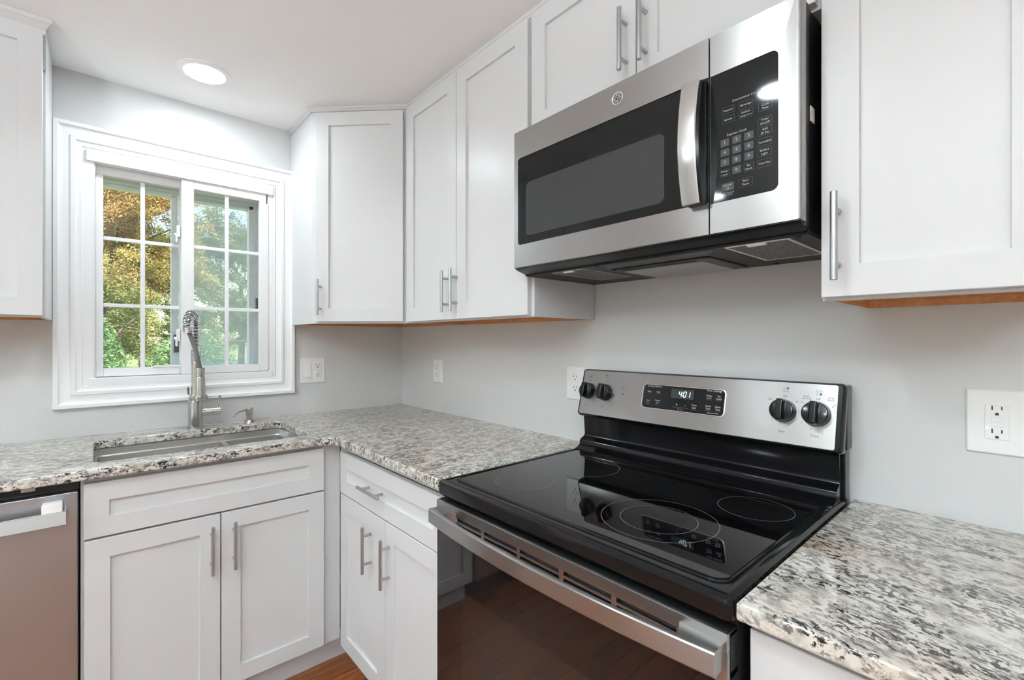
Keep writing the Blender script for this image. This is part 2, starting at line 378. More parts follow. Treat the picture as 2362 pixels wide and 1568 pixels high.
# unseen sliding door, added to bring in daylight and reflections
d1 = bpy.data.objects.new('added_door_1', None); C.objects.link(d1); d1.location = (X0, -1.9, .02); d1['kind'] = 'structure'; OFF['added_door_1'] = Vector(d1.location)
b = MB(); x = X0-.09
for y in (-2.9, -1.93, -.96): b.box((x, y, .02), (x+.06, y+.06, 2.06), .003)
for z in (.02, 2.0): b.box((x, -2.9, z), (x+.06, -.9, z+.06), .003)
b.build('sliding_frame', VINYL, d1); MB().box((x+.028, -2.88, .04), (x+.032, -.92, 2.03)).build('glass_pane', PANE, d1, smooth=0)

# ------------------------------------------------------------------ recessed ceiling lights
def downlight(x, y, label, lens=None):
    t = thing('recessed_light', label, 'ceiling light', (x, y, H), 'recessed ceiling lights')
    MB().lathe([(.090, 0), (.090, -.002), (.086, -.0045), (.074, -.007), (.069, -.007), (.067, -.003)], (x, y, H), n=48, cap=False).build('trim_ring', TRIM, t)
    MB().lathe([(.0672, -.0028), (.06, -.0048), (.03, -.006), (.001, -.0064)], (x, y, H), n=48, cap=False).build('lens', lens or LENS, t)
downlight(-1.0145, -.316, 'lit round recessed light in the ceiling above the sink and window', LENS_SINK)
downlight(-1.53, -1.72, 'lit round recessed light in the ceiling facing the range and microwave')
for (x, y, l) in ((-2.75, -.9, 'nearest the window wall, left of the view'), (-3.3, -1.75, 'by the sliding door'), (-1.65, -3.95, 'behind the camera near the range wall'), (-2.75, -3.8, 'near the rear wall')):  # unseen downlights, added to brighten the room
    downlight(x, y, 'unseen recessed fill light, added ' + l)

# unseen uplight bowl pendant, added to brighten the ceiling
t = thing('fill_pendant_light', 'unseen uplight bowl added left of the camera to brighten the ceiling', 'added fill light', (-2.65, -2.6, 1.68))
lx, ly = -2.65, -2.6
MB().lathe([(.001, 1.680), (.09, 1.690), (.17, 1.725), (.215, 1.775), (.222, 1.80), (.214, 1.80), (.165, 1.735), (.085, 1.70), (.001, 1.692)], (lx, ly, 0), n=40).build('bowl_shade', mat('opal_bowl', (.75,.75,.74), .4), t)
MB().lathe([(.16, 1.760), (.16, 1.772), (.12, 1.780), (.001, 1.784)], (lx, ly, 0), n=40).build('lamp_disc', mat('fill_pendant_disc', (.9,.9,.9), .5, emit=(.868, .982, 1.045), estr=UP_E), t)
b = MB(); b.lathe([(.06, H-.001), (.06, H-.02), (.05, H-.025)], (lx, ly, 0), n=32); b.build('ceiling_rose', NICKEL, t)
for k in range(3): a = k*2*PI/3; MB().tube([(lx+.216*math.cos(a), ly+.216*math.sin(a), 1.795), (lx+.03*math.cos(a), ly+.03*math.sin(a), H-.02)], .003, 8).build('hanger_rod', NICKEL, t)

# ------------------------------------------------------------------ cabinet pieces
ZU = Vector((0,0,1))
FN = lambda x, y: F((x, y, 0), (1,0,0), ZU, (0,-1,0))       # faces the camera from the window wall, u = +x
FE = lambda x, y: F((x, y, 0), (0,-1,0), ZU, (-1,0,0))      # faces -x from the range wall, u = -y
def shaker(fr, u0, z0, u1, z1, parent, name='door', t=.019, rail=.0565, rec=.0085, label=None):
    b = MB(); e = .0013
    prof = [(0, 0), (0, t-e), (e, t), (rail, t), (rail+.0012, t-rec), (rail+.0013, t-rec)]
    rr = []
    for i, d in prof: rr.append([fr(u, v, d) for u, v in ((u0+i, z0+i), (u1-i, z0+i), (u1-i, z1-i), (u0+i, z1-i))])
    b.rings(rr, True, True); return b.build(name, CAB, parent, smooth=20, label=label)
def bar_pull(fr, u, z, parent, d0=.019, length=.156, horiz=False, cc=.096, r=.0058):
    b = MB(); P = (lambda a, d: fr(u+a, z, d)) if horiz else (lambda a, d: fr(u, z+a, d))
    d = d0+.031; h = length/2
    a0, a1 = P(-h, d), P(h, d); ax = (a1-a0).normalized()
    b.lathe([(r-.0008, 0), (r, .0008), (r, length-.0008), (r-.0008, length)], a0, ax, 20)
    for s in (-1, 1): b.lathe([(.0048, 0), (.0046, d-d0)], P(s*cc/2, d0), fr.N, 14)
    return b.build('handle', NICKEL, parent, label='brushed nickel bar handle')
def wall_box(fr, u0, z0, u1, z1, depth, parent, ft=.019):    # open-bottomed carcass: white sides and face frame, maple inside below
    b = MB(); s = .013
    b.fbox(fr, u0, z0, -depth, u0+s, z1, -ft); b.fbox(fr, u1-s, z0, -depth, u1, z1, -ft)
    b.fbox(fr, u0, z0, -ft, u0+.04, z1, 0, .0006); b.fbox(fr, u1-.04, z0, -ft, u1, z1, 0, .0006)
    b.fbox(fr, u0+.04, z0, -ft, u1-.04, z0+.04, 0, .0006); b.fbox(fr, u0+.04, z1-.04, -ft, u1-.04, z1, 0, .0006)
    b.fbox(fr, u0+s, z1-.013, -depth, u1-s, z1, -ft)
    b.fbox(fr, u0+s, z0+.016, -depth, u1-s, z0+.028, -ft, mi=1)
    b.fbox(fr, u0+s, z0, -depth, u1-s, z0+.016, -depth+.013, mi=1)
    b.fbox(fr, u0+s, z0, -depth+.013, u0+s+.002, z0+.016, -ft, mi=1); b.fbox(fr, u1-s-.002, z0, -depth+.013, u1-s, z0+.016, -ft, mi=1)
    b.fbox(fr, u0+s, z0+.0005, -ft-.004, u1-s, z0+.016, -ft-.001, mi=1)
    b.fbox(fr, u0+s, z0+.028, -depth, u1-s, z1-.013, -depth+.006, mi=1)
    return b.build('cabinet_body', [CAB, WOOD], parent, smooth=0)
def top_mould(fr, u0, u1, parent, z0=2.287, z1=H-.0005, out=.012, ends=(0,0)):
    b = MB(); prof = [(-.004, z0), (.006, z0), (.008, z0+.003), (.008, z0+.007), (out, z0+.011), (out, z1), (-.004, z1)]
    b.rings([[fr(u0-(d if ends[0] else 0), z, d) for d, z in prof], [fr(u1+(d if ends[1] else 0), z, d) for d, z in prof]])
    return b.build('top_moulding', CAB, parent, smooth=30)

UZ0, UZ1 = 1.355, 2.290
# left of the window
t = thing('wall_cabinet', 'white shaker wall cabinet left of the window, cut off by the picture edge', 'cabinet', (-1.76, -.15, UZ0))
fr = FN(0, -.302)
wall_box(fr, -2.07, UZ0, -1.4495, UZ1, .298, t)
d = shaker(fr, -1.757, 1.361, -1.4555, 2.279, t); d = shaker(fr, -2.064, 1.361, -1.760, 2.279, t)
bar_pull(fr, -1.79, 1.468, d)
b = MB(); b.box((-1.4565, -.3025, 2.140), (-1.4495, -.299, 2.252), .001); b.box((-1.4555, -.311, 2.150), (-1.4515, -.302, 2.242), .001); b.build('hinge', NICKEL, t)
b = MB(); prof = [(-.004, 2.262), (.016, 2.262), (.018, 2.268), (.018, 2.272), (.030, 2.290), (.036, 2.294), (.036, H-.0005), (-.004, H-.0005)]
b.rings([[Vector((-2.07, -.302-dd, z)) for dd, z in prof], [Vector((-1.4495+max(dd-.02, 0), -.302-dd, z)) for dd, z in prof]]); b.build('crown_moulding', CAB, t, smooth=30)

# diagonal corner cabinet
PA, PB = Vector((-.609, -.3085, 0)), Vector((-.3035, -.614, 0))
du = (PB-PA).normalized(); fd = F(PA, du, ZU, (-du.y*-1, -du.x, 0)); fd.N = Vector((du.y, -du.x, 0)); DW = (PB-PA).length
t = thing('corner_wall_cabinet', 'tall white diagonal cabinet in the corner between window and range walls', 'cabinet', (-.45, -.46, UZ0))
b = MB(); foot = [(-.609, -.002), PA.to_2d(), PB.to_2d(), (-.002, -.614), (-.002, -.002)]
def prism(mb, poly, z0, z1, mi=0): mb.rings([[Vector((p[0], p[1], z)) for p in poly] for z in (z0, z1)], mi=mi)
prism(b, foot, UZ0+.018, UZ1)
b.box((-.609, -.3085, UZ0), (-.596, -.002, UZ0+.018)); b.box((-.3035, -.614, UZ0), (-.002, -.601, UZ0+.018))
b.fbox(fd, 0, UZ0, -.019, DW, UZ0+.018, 0)
ins = [(-.594, -.004), (-.594, -.30), (-.31, -.597), (-.004, -.597), (-.004, -.004)]
prism(b, ins, UZ0+.0165, UZ0+.0185, 1)
b.fbox(fd, .02, UZ0+.0005, -.022, DW-.02, UZ0+.018, -.0192, mi=1); b.box((-.595, -.015, UZ0+.001), (-.015, -.003, UZ0+.018), mi=1); b.box((-.015, -.60, UZ0+.001), (-.003, -.003, UZ0+.018), mi=1)
b.box((-.597, -.300, UZ0+.001), (-.594, -.003, UZ0+.018), mi=1)
b.build('cabinet_body', [CAB, WOOD], t, smooth=0)
d = shaker(fd, .023, 1.363, DW-.020, 2.277, t, rail=.0575); bar_pull(fd, .045, 1.468, d)
top_mould(fd, -.004, DW, t, ends=(1, 0))
b = MB(); prof = [(-.002, 2.287), (.006, 2.287), (.006, 2.293), (.010, 2.298), (.010, H-.0005), (-.002, H-.0005)]
b.rings([[Vector((-.609-q, -.002, z)) for q, z in prof], [Vector((-.609-q, -.312-q*.4, z)) for q, z in prof]]); b.build('side_moulding', CAB, t, smooth=30)

# two-door cabinet between the corner and the microwave
t = thing('wall_cabinet', 'white two-door wall cabinet between the diagonal corner cabinet and the microwave', 'cabinet', (-.15, -1.0, UZ0))
fr = FE(-.302, 0)
wall_box(fr, .6165, UZ0, 1.3865, UZ1, .300, t)
d = shaker(fr, .6245, 1.3605, .9925, 2.281, t); bar_pull(fr, .943, 1.466, d)
d = shaker(fr, .9955, 1.3605, 1.3745, 2.281, t); bar_pull(fr, .9995, 1.468, d)
top_mould(fr, .612, 1.3872, t)
# above the microwave
t = thing('wall_cabinet', 'short white two-door wall cabinet directly above the microwave', 'cabinet', (-.15, -1.77, 1.905))
wall_box(fr, 1.3875, 1.905, 2.1475, UZ1, .300, t)
d = shaker(fr, 1.3925, 1.912, 1.7595, 2.281, t); bar_pull(fr, 1.733, 2.030, d)
d = shaker(fr, 1.7625, 1.912, 2.1425, 2.281, t); bar_pull(fr, 1.7895, 2.030, d)
top_mould(fr, 1.3873, 2.148, t)
# right of the microwave
t = thing('wall_cabinet', 'white wall cabinet at the right edge, above the outlet with test buttons', 'cabinet', (-.15, -2.3, UZ0))
wall_box(fr, 2.1505, UZ0, 2.452, UZ1, .300, t)
d = shaker(fr, 2.1525, 1.3605, 2.4465, 2.281, t); bar_pull(fr, 2.1795, 1.466, d)
top_mould(fr, 2.148, 2.452, t)

# base cabinets
t = thing('sink_base_cabinet', 'white sink cabinet below the window with two doors and a false drawer front', 'cabinet', (-1.0, -.32, 0))
b = MB()
b.box((-1.3600, -.582, .106), (-1.342, -.02, .883)); b.box((-.66, -.582, .106), (-.642, -.02, .883))
b.box((-1.342, -.597, .106), (-.66, -.02, .123)); b.box((-1.342, -.03, .123), (-.66, -.02, .70))
b.box((-1.326, -.5995, .860), (-.694, -.581, .8835)); b.box((-1.326, -.5995, .685), (-.694, -.581, .73)); b.box((-1.03, -.5993, .12), (-.995, -.581, .70))
b.box((-1.3605, -.60, .105), (-1.325, -.581, .884), .0006); b.box((-.695, -.60, .105), (-.602, -.581, .884), .0006)
b.build('cabinet_body', CAB, t, smooth=0)
MB().box((-1.3605, -.545, 0), (-.545, -.532, .105)).build('toe_kick', CAB, t, smooth=0)
fr = FN(0, -.601)
shaker(fr, -1.3535, .7095, -.6720, .869, t, 'false_drawer_front', rail=.0555)
d = shaker(fr, -1.3520, .1145, -1.0150, .703, t); bar_pull(fr, -1.041, .594, d, length=.158)
d = shaker(fr, -1.0118, .1145, -.6715, .703, t); bar_pull(fr, -.976, .594, d, length=.158)

t = thing('base_cabinet', 'white base cabinet with one drawer and two doors left of the range', 'cabinet', (-.32, -1.0, 0))
b = MB()
b.box((-.582, -1.3675, .106), (-.02, -1.350, .883)); b.box((-.582, -.62, .106), (-.02, -.603, .883)); b.box((-.597, -1.35, .106), (-.02, -.62, .123))
b.box((-.5995, -1.336, .855), (-.581, -.66, .8835)); b.box((-.5995, -1.336, .680), (-.581, -.66, .715)); b.box((-.600, -1.368, .105), (-.581, -1.335, .884), .0006); b.box((-.600, -.68, .105), (-.581, -.6022, .884), .0006)
b.box((-.5993, -1.03, .12), (-.581, -1.0, .70)); b.box((-.03, -1.35, .123), (-.02, -.62, .88))
b.build('cabinet_body', CAB, t, smooth=0)
MB().box((-.545, -1.368, 0), (-.532, -.5455, .105)).build('toe_kick', CAB, t, smooth=0)
fr = FE(-.601, 0)
d = shaker(fr, .6465, .6965, 1.3600, .853, t, 'drawer', rail=.0555); bar_pull(fr, .950, .775, d, horiz=True, length=.160)
d = shaker(fr, .6500, .107, 1.0165, .692, t); bar_pull(fr, .914, .570, d, length=.158)
d = shaker(fr, 1.0195, .107, 1.3610, .692, t); bar_pull(fr, .9725+.075, .570, d, length=.158) if False else bar_pull(fr, 1.0475, .570, d, length=.158)

t = thing('base_cabinet', 'white base cabinet right of the range, only its top edge in view', 'cabinet', (-.32, -2.5, 0))
b = MB()
b.box((-.600, -2.157, .105), (-.02, -2.139, .884)); b.box((-.600, -2.75, .105), (-.02, -2.732, .884)); b.box((-.600, -2.732, .105), (-.02, -2.157, .123)); b.box((-.600, -2.732, .84), (-.581, -2.157, .884))
b.box((-.545, -2.75, 0), (-.532, -2.139, .105)); b.box((-.03, -2.732, .123), (-.02, -2.157, .88))
b.build('cabinet_body', CAB, t, smooth=0)
shaker(fr, 2.1425, .6965, 2.745, .868, t, 'drawer', rail=.0555)
d = shaker(fr, 2.1425, .107, 2.442, .692, t); shaker(fr, 2.445, .107, 2.745, .692, t)

# ------------------------------------------------------------------ countertops and sink
CZ0, CZ1 = .8855, .914
cut = rr2(-1.333, -.551, -.700, -.155, .032, 0, 6)
r = .055; ctr = (-.646-r, -.646-r)
fil = [(ctr[0]+r*math.cos(a), ctr[1]+r*math.sin(a)) for a in [PI/2-k*PI/16 for k in range(9)]]
outer = [(-2.06, -.646)] + fil + [(-.646, -1.3715), (-.0005, -1.3715), (-.0005, -.0005), (-2.06, -.0005)]
tag(solid2d([outer, cut], CZ0, CZ1, .004).build('countertop', GRAN_L, smooth=40), 'L-shaped speckled granite countertop holding the sink, left of the range', 'countertop')
tag(solid2d([[(-.646, -2.1345), (-.646, -2.76), (-.0005, -2.76), (-.0005, -2.1345)]], CZ0, CZ1, .005).build('countertop', GRAN_R, smooth=40), 'granite countertop with long dark streaks, right of the range', 'countertop')
t = thing('undermount_sink', 'stainless double bowl sink set under the granite countertop', 'sink', (-1.0165, -.353, .69))
FZ = F((0,0,0), (1,0,0), (0,1,0), (0,0,1))
b = MB(); SX0, SX1, SY0, SY1 = -1.337, -.696, -.555, -.151
b.rrect(FZ, SX0, SY0, SX1, SY1, .03, [(-.014, .8845), (-.014, .8825), (-.001, .8825), (0, .8815), (0, .858), (.0135, .856), (.0135, .8535)], cap0=False, cap1=False)
b.box((-.936, SY0+.01, .826), (-.914, SY1-.01, .8555), .006)
b.build('rim_and_ledge', SINKST, t)
def bowl(x0, x1, name):
    q = MB(); zt = .8555
    q.rrect(FZ, x0, SY0+.0135, x1, SY1-.0135, .024, [(0, zt), (.001, .70), (.004, .69), (.012, .682), (.03, .680)], cap0=False, cap1=False)
    q.rings([[FZ(u, v, .680) for u, v in rr2(x0, SY0+.0135, x1, SY1-.0135, .024, .03, 6)], [FZ((x0+x1)/2+.044*math.cos(2*PI*(k+.5)/28+0), (SY0+SY1)/2+.044*math.sin(2*PI*(k+.5)/28), .676) for k in range(28)]], False, False)
    o = q.build(name, SINKST, t)
    MB().lathe([(.044, .676), (.040, .677), (.036, .672), (.012, .668), (.012, .674), (.001, .675)], ((x0+x1)/2, (SY0+SY1)/2, 0), n=28, cap=False).build('drain', CHROME, o)
bowl(SX0+.0135, -.936, 'basin'); bowl(-.914, SX1-.0135, 'basin')

# ------------------------------------------------------------------ faucet and soap pump
fx, fy = -1.013, -.088
t = thing('kitchen_faucet', 'tall brushed steel spring-neck faucet behind the sink', 'faucet', (fx, fy, CZ1))
MB().lathe([(.030, CZ1), (.030, CZ1+.004), (.0272, CZ1+.006), (.0272, 1.026), (.0262, 1.028)], (fx, fy, 0), n=40).build('base_body', FAUCET, t)
b = MB(); b.lathe([(.020, 1.028), (.020, 1.034)], (fx, fy, 0)); b.lathe([(.0245, 1.034), (.0255, 1.036), (.0255, 1.054), (.0245, 1.056)], (fx, fy, 0)); b.lathe([(.0165, 1.056), (.0165, 1.185), (.0155, 1.187)], (fx, fy, 0))
b.build('riser_post', FAUCET, t)
sx, sy = fx+.006, fy-.066                    # where the spray head docks
b = MB(); b.lathe([(.027, 1.040), (.028, 1.042), (.028, 1.054), (.027, 1.056)], (sx, sy, 0)); b.box((fx-.012, sy, 1.041), (fx+.016, fy, 1.0545), .003); b.build('docking_arm', FAUCET, t)
# spring path: up the post, over, and down towards the sink
tip = Vector((fx-.040, fy-.100, 0)); mid = (Vector((fx, fy, 0))+tip)/2; rad = (tip.to_2d()-Vector((fx, fy))).length/2; dirv = (tip-Vector((fx, fy, 0))).normalized()
path = [Vector((fx, fy, z)) for z in np.linspace(1.185, 1.335, 40)]
path += [mid+dirv*(-rad*math.cos(a))+Vector((0, 0, 1.335+rad*math.sin(a)*1.0)) for a in np.linspace(0, PI, 50)[1:]]
path += [Vector((tip.x, tip.y, z)) for z in np.linspace(1.335, 1.312, 10)[1:]]
cum = [0.]
for a, c in zip(path, path[1:]): cum.append(cum[-1]+(c-a).length)
def at(s):
    s = min(max(s, 0), cum[-1]-1e-6)
    i = max(k for k in range(len(cum)) if cum[k] <= s); i = min(i, len(path)-2)
    f = (s-cum[i])/max(cum[i+1]-cum[i], 1e-9); return path[i].lerp(path[i+1], f), (path[i+1]-path[i]).normalized()
side = Vector((-dirv.y, dirv.x, 0))
coil = []; s = 0.; ph = 0.
while s < cum[-1]:
    p, tt = at(s); n2 = tt.cross(side).normalized()
    coil.append(p+(side*math.cos(ph)+n2*math.sin(ph))*.0172)
    pitch = .0052 if s < .055 or s > cum[-1]-.025 else .0138
    ph += 2*PI/14; s += pitch/14
MB().tube(coil, .0025, 8).build('spring_coil', CHROME, t)
MB().tube(path, .0075, 10).build('inner_hose', HOSE, t)
hp = []
for k in range(20):
    f = k/19; p = Vector((tip.x, tip.y, 1.325)).lerp(Vector((sx, sy, 1.160)), f); p += Vector((.012*math.sin(PI*f)*.4, 0, 0)); hp.append(p)
MB().tube(hp, .0085, 12).build('spray_hose', HOSE, t)
MB().lathe([(.0155, 1.166), (.0165, 1.168), (.0175, 1.160), (.0175, 1.135), (.0165, 1.133), (.0165, 1.131), (.0178, 1.128), (.0215, 1.060), (.0215, 1.036), (.020, 1.030)][::-1], (sx, sy, 0), n=32).build('spray_head', FAUCET, t)
b = MB(); b.lathe([(.0165, .02), (.0165, .058), (.0155, .059), (.0155, .061), (.0165, .062), (.0165, .089), (.0155, .090)], (fx, fy, .979), (1, -.12, 0), 28)
b.build('valve_body', FAUCET, t)
e0 = Vector((fx, fy, .979))+Vector((1, -.12, 0)).normalized()*.078
MB().tube([e0+Vector((0, 0, .012)), e0+Vector((.004, 0, .035)), e0+Vector((.009, 0, .066))], [.0038, .0042, .0048], 14).build('lever', FAUCET, t)
MB().tube([(fx-.0255, fy+.0, 1.056), (fx-.027, fy, 1.085)], .0032, 10).build('docking_pin', DARKGREY, t)
px, py = -.8105, -.0885
t = thing('soap_dispenser', 'small brushed steel soap pump on the granite right of the faucet', 'soap dispenser', (px, py, CZ1))
MB().lathe([(.0215, CZ1), (.0215, CZ1+.004), (.018, CZ1+.009), (.0125, CZ1+.013), (.0118, CZ1+.030)], (px, py, 0), n=32).build('base_collar', FAUCET, t)
MB().lathe([(.0128, CZ1+.030), (.0152, CZ1+.031), (.0152, CZ1+.063), (.0145, CZ1+.065), (.001, CZ1+.0655)], (px, py, 0), n=32).build('pump_head', FAUCET, t)
MB().tube([(px, py, .972), (px-.025, py-.018, .9715), (px-.048, py-.034, .969), (px-.062, py-.044, .963), (px-.072, py-.052, .954)], [.0042, .0042, .0042, .0042, .0038], 12).build('spout', FAUCET, t)

# ------------------------------------------------------------------ dishwasher
t = thing('dishwasher', 'stainless steel dishwasher with a bar handle left of the sink cabinet', 'dishwasher', (-1.66, -.32, 0))
b = MB(); b.box((-1.962, -.58, .10), (-1.3625, -.03, .882), .002); b.box((-1.95, -.54, 0), (-1.375, -.50, .10)); b.box((-1.962, -.602, .8545), (-1.3625, -.57, .882), .002); b.build('tub_body', BLACKM, t)
b = MB(); b.box((-1.958, -.6225, .11), (-1.3655, -.58, .8535), .003); b.build('door', DWSTEEL, t)
b = MB(); b.box((-1.480, -.604, .868), (-1.452, -.600, .879), .001); b.build('latch', NICKEL, t)
b = MB(); b.rings([[Vector((x, y, z)) for y, z in ((-.6690, .778), (-.6710, .780), (-.6640, .8135), (-.6620, .8145), (-.6560, .8140), (-.6620, .778))] for x in (-1.935, -1.3885)])
for x in (-1.935, -1.3945): b.box((x, -.66, .782), (x+.006, -.6225, .812), .001)
b.build('handle', STEELH, t, label='flat stainless bar handle')
tag(MB().box((-1.4375, -.6565, .7905), (-1.3955, -.6235, .838), .004).build('packing_foam_pad', FOAM, smooth=30), 'small white packing foam pad wedged behind the dishwasher handle', 'packing foam')

# ------------------------------------------------------------------ outlets and switch
def plate_thing(name, label, cat, fr, w, h, group=None):
    t = thing(name, label, cat, fr(0, 0, 0), group)
    b = MB(); b.rrect(fr, -w/2, -h/2, w/2, h/2, .004, [(0, .0002), (0, .002), (.0025, .0052), (.004, .006)], n=4); b.build('cover_plate', PLASTIC, t); return t
def slots(b, fr, u, v, d, s=1.):
    b.fbox(fr, u-.0075*s, v+.001, d, u-.0055*s, v+.0095, d+.0003, mi=1); b.fbox(fr, u+.0055*s, v+.002, d, u+.0075*s, v+.0088, d+.0003, mi=1)
    pts = [(u+.0026*math.cos(a), v-.006+.0026*math.sin(a)) for a in np.linspace(0, PI, 9)]+[(u-.0026, v-.0085), (u+.0026, v-.0085)]
    b.rings([[fr(p, q, dd) for p, q in pts] for dd in (d, d+.0003)], mi=1)
def duplex(fr, t, u=0.):
    for v in (.0195, -.0195):
        b = MB(); b.rrect(fr, u-.0165, v-.0145, u+.0165, v+.0145, .0105, [(0, .004), (0, .0078), (.0008, .0084)], n=6); slots(b, fr, u, v, .0084); b.build('receptacle', [PLASTIC, DARK], t)
    MB().lathe([(.003, .005), (.003, .0068), (.001, .007)], fr(u, 0, 0), fr.N, 14).build('screw', PLASTIC, t)
def gfci(fr, t, u=0.):
    b = MB(); b.rrect(fr, u-.0165, -.0335, u+.0165, .0335, .001, [(0, .004), (0, .0074), (.0006, .008)], n=3); slots(b, fr, u, .0225, .008); slots(b, fr, u, -.0225, .008); o = b.build('receptacle', [PLASTIC, DARK], t)
    for v in (.0052, -.0052): MB().fbox(fr, u-.008, v-.0038, .0075, u+.008, v+.0038, .0092, .0006).build('test_button', PLASTIC, o)
    MB().lathe([(.0014, .0078), (.0012, .0086)], fr(u-.0135, -.0115, 0), fr.N, 10).build('indicator_light', MATS.get('led') or mat('led', (.9,.9,.9), .3, emit=(1,1,1), estr=3.), o)
    for v in (.0485, -.0485): MB().lathe([(.003, .005), (.003, .0066), (.001, .0068)], fr(u, v, 0), fr.N, 14).build('screw', PLASTIC, t)
def rocker(fr, t, u):
    b = MB(); b.rrect(fr, u-.0165, -.0335, u+.0165, .0335, .001, [(0, .004), (0, .0066), (.0006, .0072)], n=3); b.build('switch_frame', PLASTIC, t)
    q = [(-.0135, -.030, .0070), (.0135, -.030, .0070), (.0135, 0, .0072), (.0135, .030, .0125), (-.0135, .030, .0125), (-.0135, 0, .0072)]
    q = [(-.0135, .030, .0070), (-.0135, 0, .0085), (-.0135, -.030, .0125), (.0135, -.030, .0125), (.0135, 0, .0085), (.0135, .030, .0070)]
    MB().rings([[fr(u+a, v, .006) for a, v, d in q], [fr(u+a, v, d) for a, v, d in q]]).build('rocker', PLASTIC, t, smooth=15)
    for v in (.0485, -.0485): MB().lathe([(.003, .005), (.003, .0066), (.001, .0068)], fr(u, v, 0), fr.N, 14).build('screw', PLASTIC, t)
fo = F((-.503, 0, 1.1285), (1,0,0), ZU, (0,-1,0))
t = plate_thing('switch_and_outlet_plate', 'white double wall plate with rocker switch and outlet, beside the window', 'switch plate', fo, .122, .126); rocker(fo, t, -.023); gfci(fo, t, .023)
fo = F((0, -.382, 1.123), (0,-1,0), ZU, (-1,0,0))
t = plate_thing('wall_outlet', 'white duplex outlet on the range wall near the corner', 'outlet', fo, .080, .122); duplex(fo, t)
fo = F((0, -1.301, 1.1245), (0,-1,0), ZU, (-1,0,0))
t = plate_thing('wall_outlet', 'white duplex outlet partly hidden by the left end of the range backguard', 'outlet', fo, .088, .124); duplex(fo, t, .002)
fo = F((0, -2.3640, 1.122), (0,-1,0), ZU, (-1,0,0))
t = plate_thing('wall_outlet', 'white outlet with test buttons on an oversized plate right of the range', 'outlet', fo, .088, .127); gfci(fo, t, 0)

# ------------------------------------------------------------------ range
RY0, RY1 = -1.3775, -2.1315                  # left and right side
t = thing('electric_range', 'freestanding black and stainless electric range with a glass cooktop', 'range', (-.34, -1.755, 0)); RNG = t
fr = FE(0, 0)
b = MB(); b.box((-.625, RY1+.003, .06), (-.03, RY0-.003, .900), .003)
for y in (RY0-.06, RY1+.06):
    for x in (-.55, -.1): b.lathe([(.02, 0), (.02, .06)], (x, y, 0), n=16)
b.build('oven_body', BLACKM, t)
# cooktop: enamel surround with a raised lip, glass sunk inside it
GX0, GX1, GY0, GY1 = -.622, -.120, RY1+.012, RY0-.018
b = MB()
b.rrect(FZ, -.6535, RY1, -.040, RY0, [.006, .012, .012, .006], [(.004, .879), (0, .884), (0, .906), (.002, .9125), (.008, .9165), (.012, .9172), (.0165, .9172), (.018, .9155)], n=4, cap1=False)
b.rings([[FZ(u, v, .9155) for u, v in rr2(-.6535, RY1, -.040, RY0, [.006, .012, .012, .006], .018, 6)], [FZ(u, v, .9152) for u, v in rr2(-.620, RY1+.022, -.108, RY0-.022, .03, 0, 6)]], False, False)
b.rrect(FZ, -.620, RY1+.022, -.108, RY0-.022, .03, [(0, .9152), (.0012, .9185), (.004, .9195), (.0065, .9185), (.0075, .9172)], n=6, cap0=False, cap1=False)
b.build('cooktop_frame', BLACK, t)
b = MB(); b.rrect(FZ, -.613, RY1+.029, -.115, RY0-.029, .024, [(0, .912), (0, .9174)], n=6); g = b.build('glass_cooktop', GLASSTOP, t)
def ring(x, y, r, wd=.0011):
    q = MB(); n = 96
    q.rings([[Vector((x+rr_*math.cos(2*PI*k/n), y+rr_*math.sin(2*PI*k/n), .9177)) for k in range(n)] for rr_ in (r-wd, r)], False, False); q.build('burner_ring', RINGP, g, smooth=0)
ring(-.4900, -1.5390, .0757); ring(-.4625, -1.9050, .1150); ring(-.4625, -1.9050, .0760); ring(-.2500, -2.0120, .0745); ring(-.2690, -1.5560, .1000)
# backguard
bn = Vector((-.9698, 0, .2440)); bu = Vector((.2440, 0, .9698))
fb = F((-.0742, 0, 1.1108), (0,-1,0), bu, bn)       # v = 0 at knob height
BU0, BU1, BV0, BV1 = 1.3800, 2.1335, -.0845, .0770
b = MB(); sec = [(-.022, 1.190), (-.022, 1.033)]
# dark housing: rounded front shell
b.rrect(fb, BU0, BV0, BU1, BV1, .012, [(.010, -.045), (.003, -.040), (0, -.012), (.001, -.007), (.004, -.002), (.006, 0)], n=5)
b.box((-.045, -BU1+.001, 1.03), (-.003, -BU0-.001, 1.178), .004)
b.box((-.040, -BU1+.006, .90), (-.003, -BU0-.006, 1.06), .003)
b.build('backguard_housing', BLACK, t)
b = MB()                                     # neck: sloped black panel from the control panel down to the cooktop, with a step
prof = [(-.020, 1.050), (-.078, 1.036), (-.066, 1.022), (-.0605, .962), (-.066, .954), (-.082, .947), (-.088, .941), (-.088, .930), (-.098, .924), (-.110, .9185), (-.110, .905), (-.020, .905)]
b.rings([[Vector((x, -BU0-.010, z)) for x, z in prof], [Vector((x, -BU1+.012, z)) for x, z in prof]])
b.build('backguard_neck', BLACK, t, smooth=50)
b = MB(); b.rrect(fb, BU0+.0105, BV0+.0075, BU1-.0145, BV1-.0065, .005, [(0, -.001), (0, .0008), (.0012, .0016)], n=4); P = b.build('control_panel', STEEL, t)
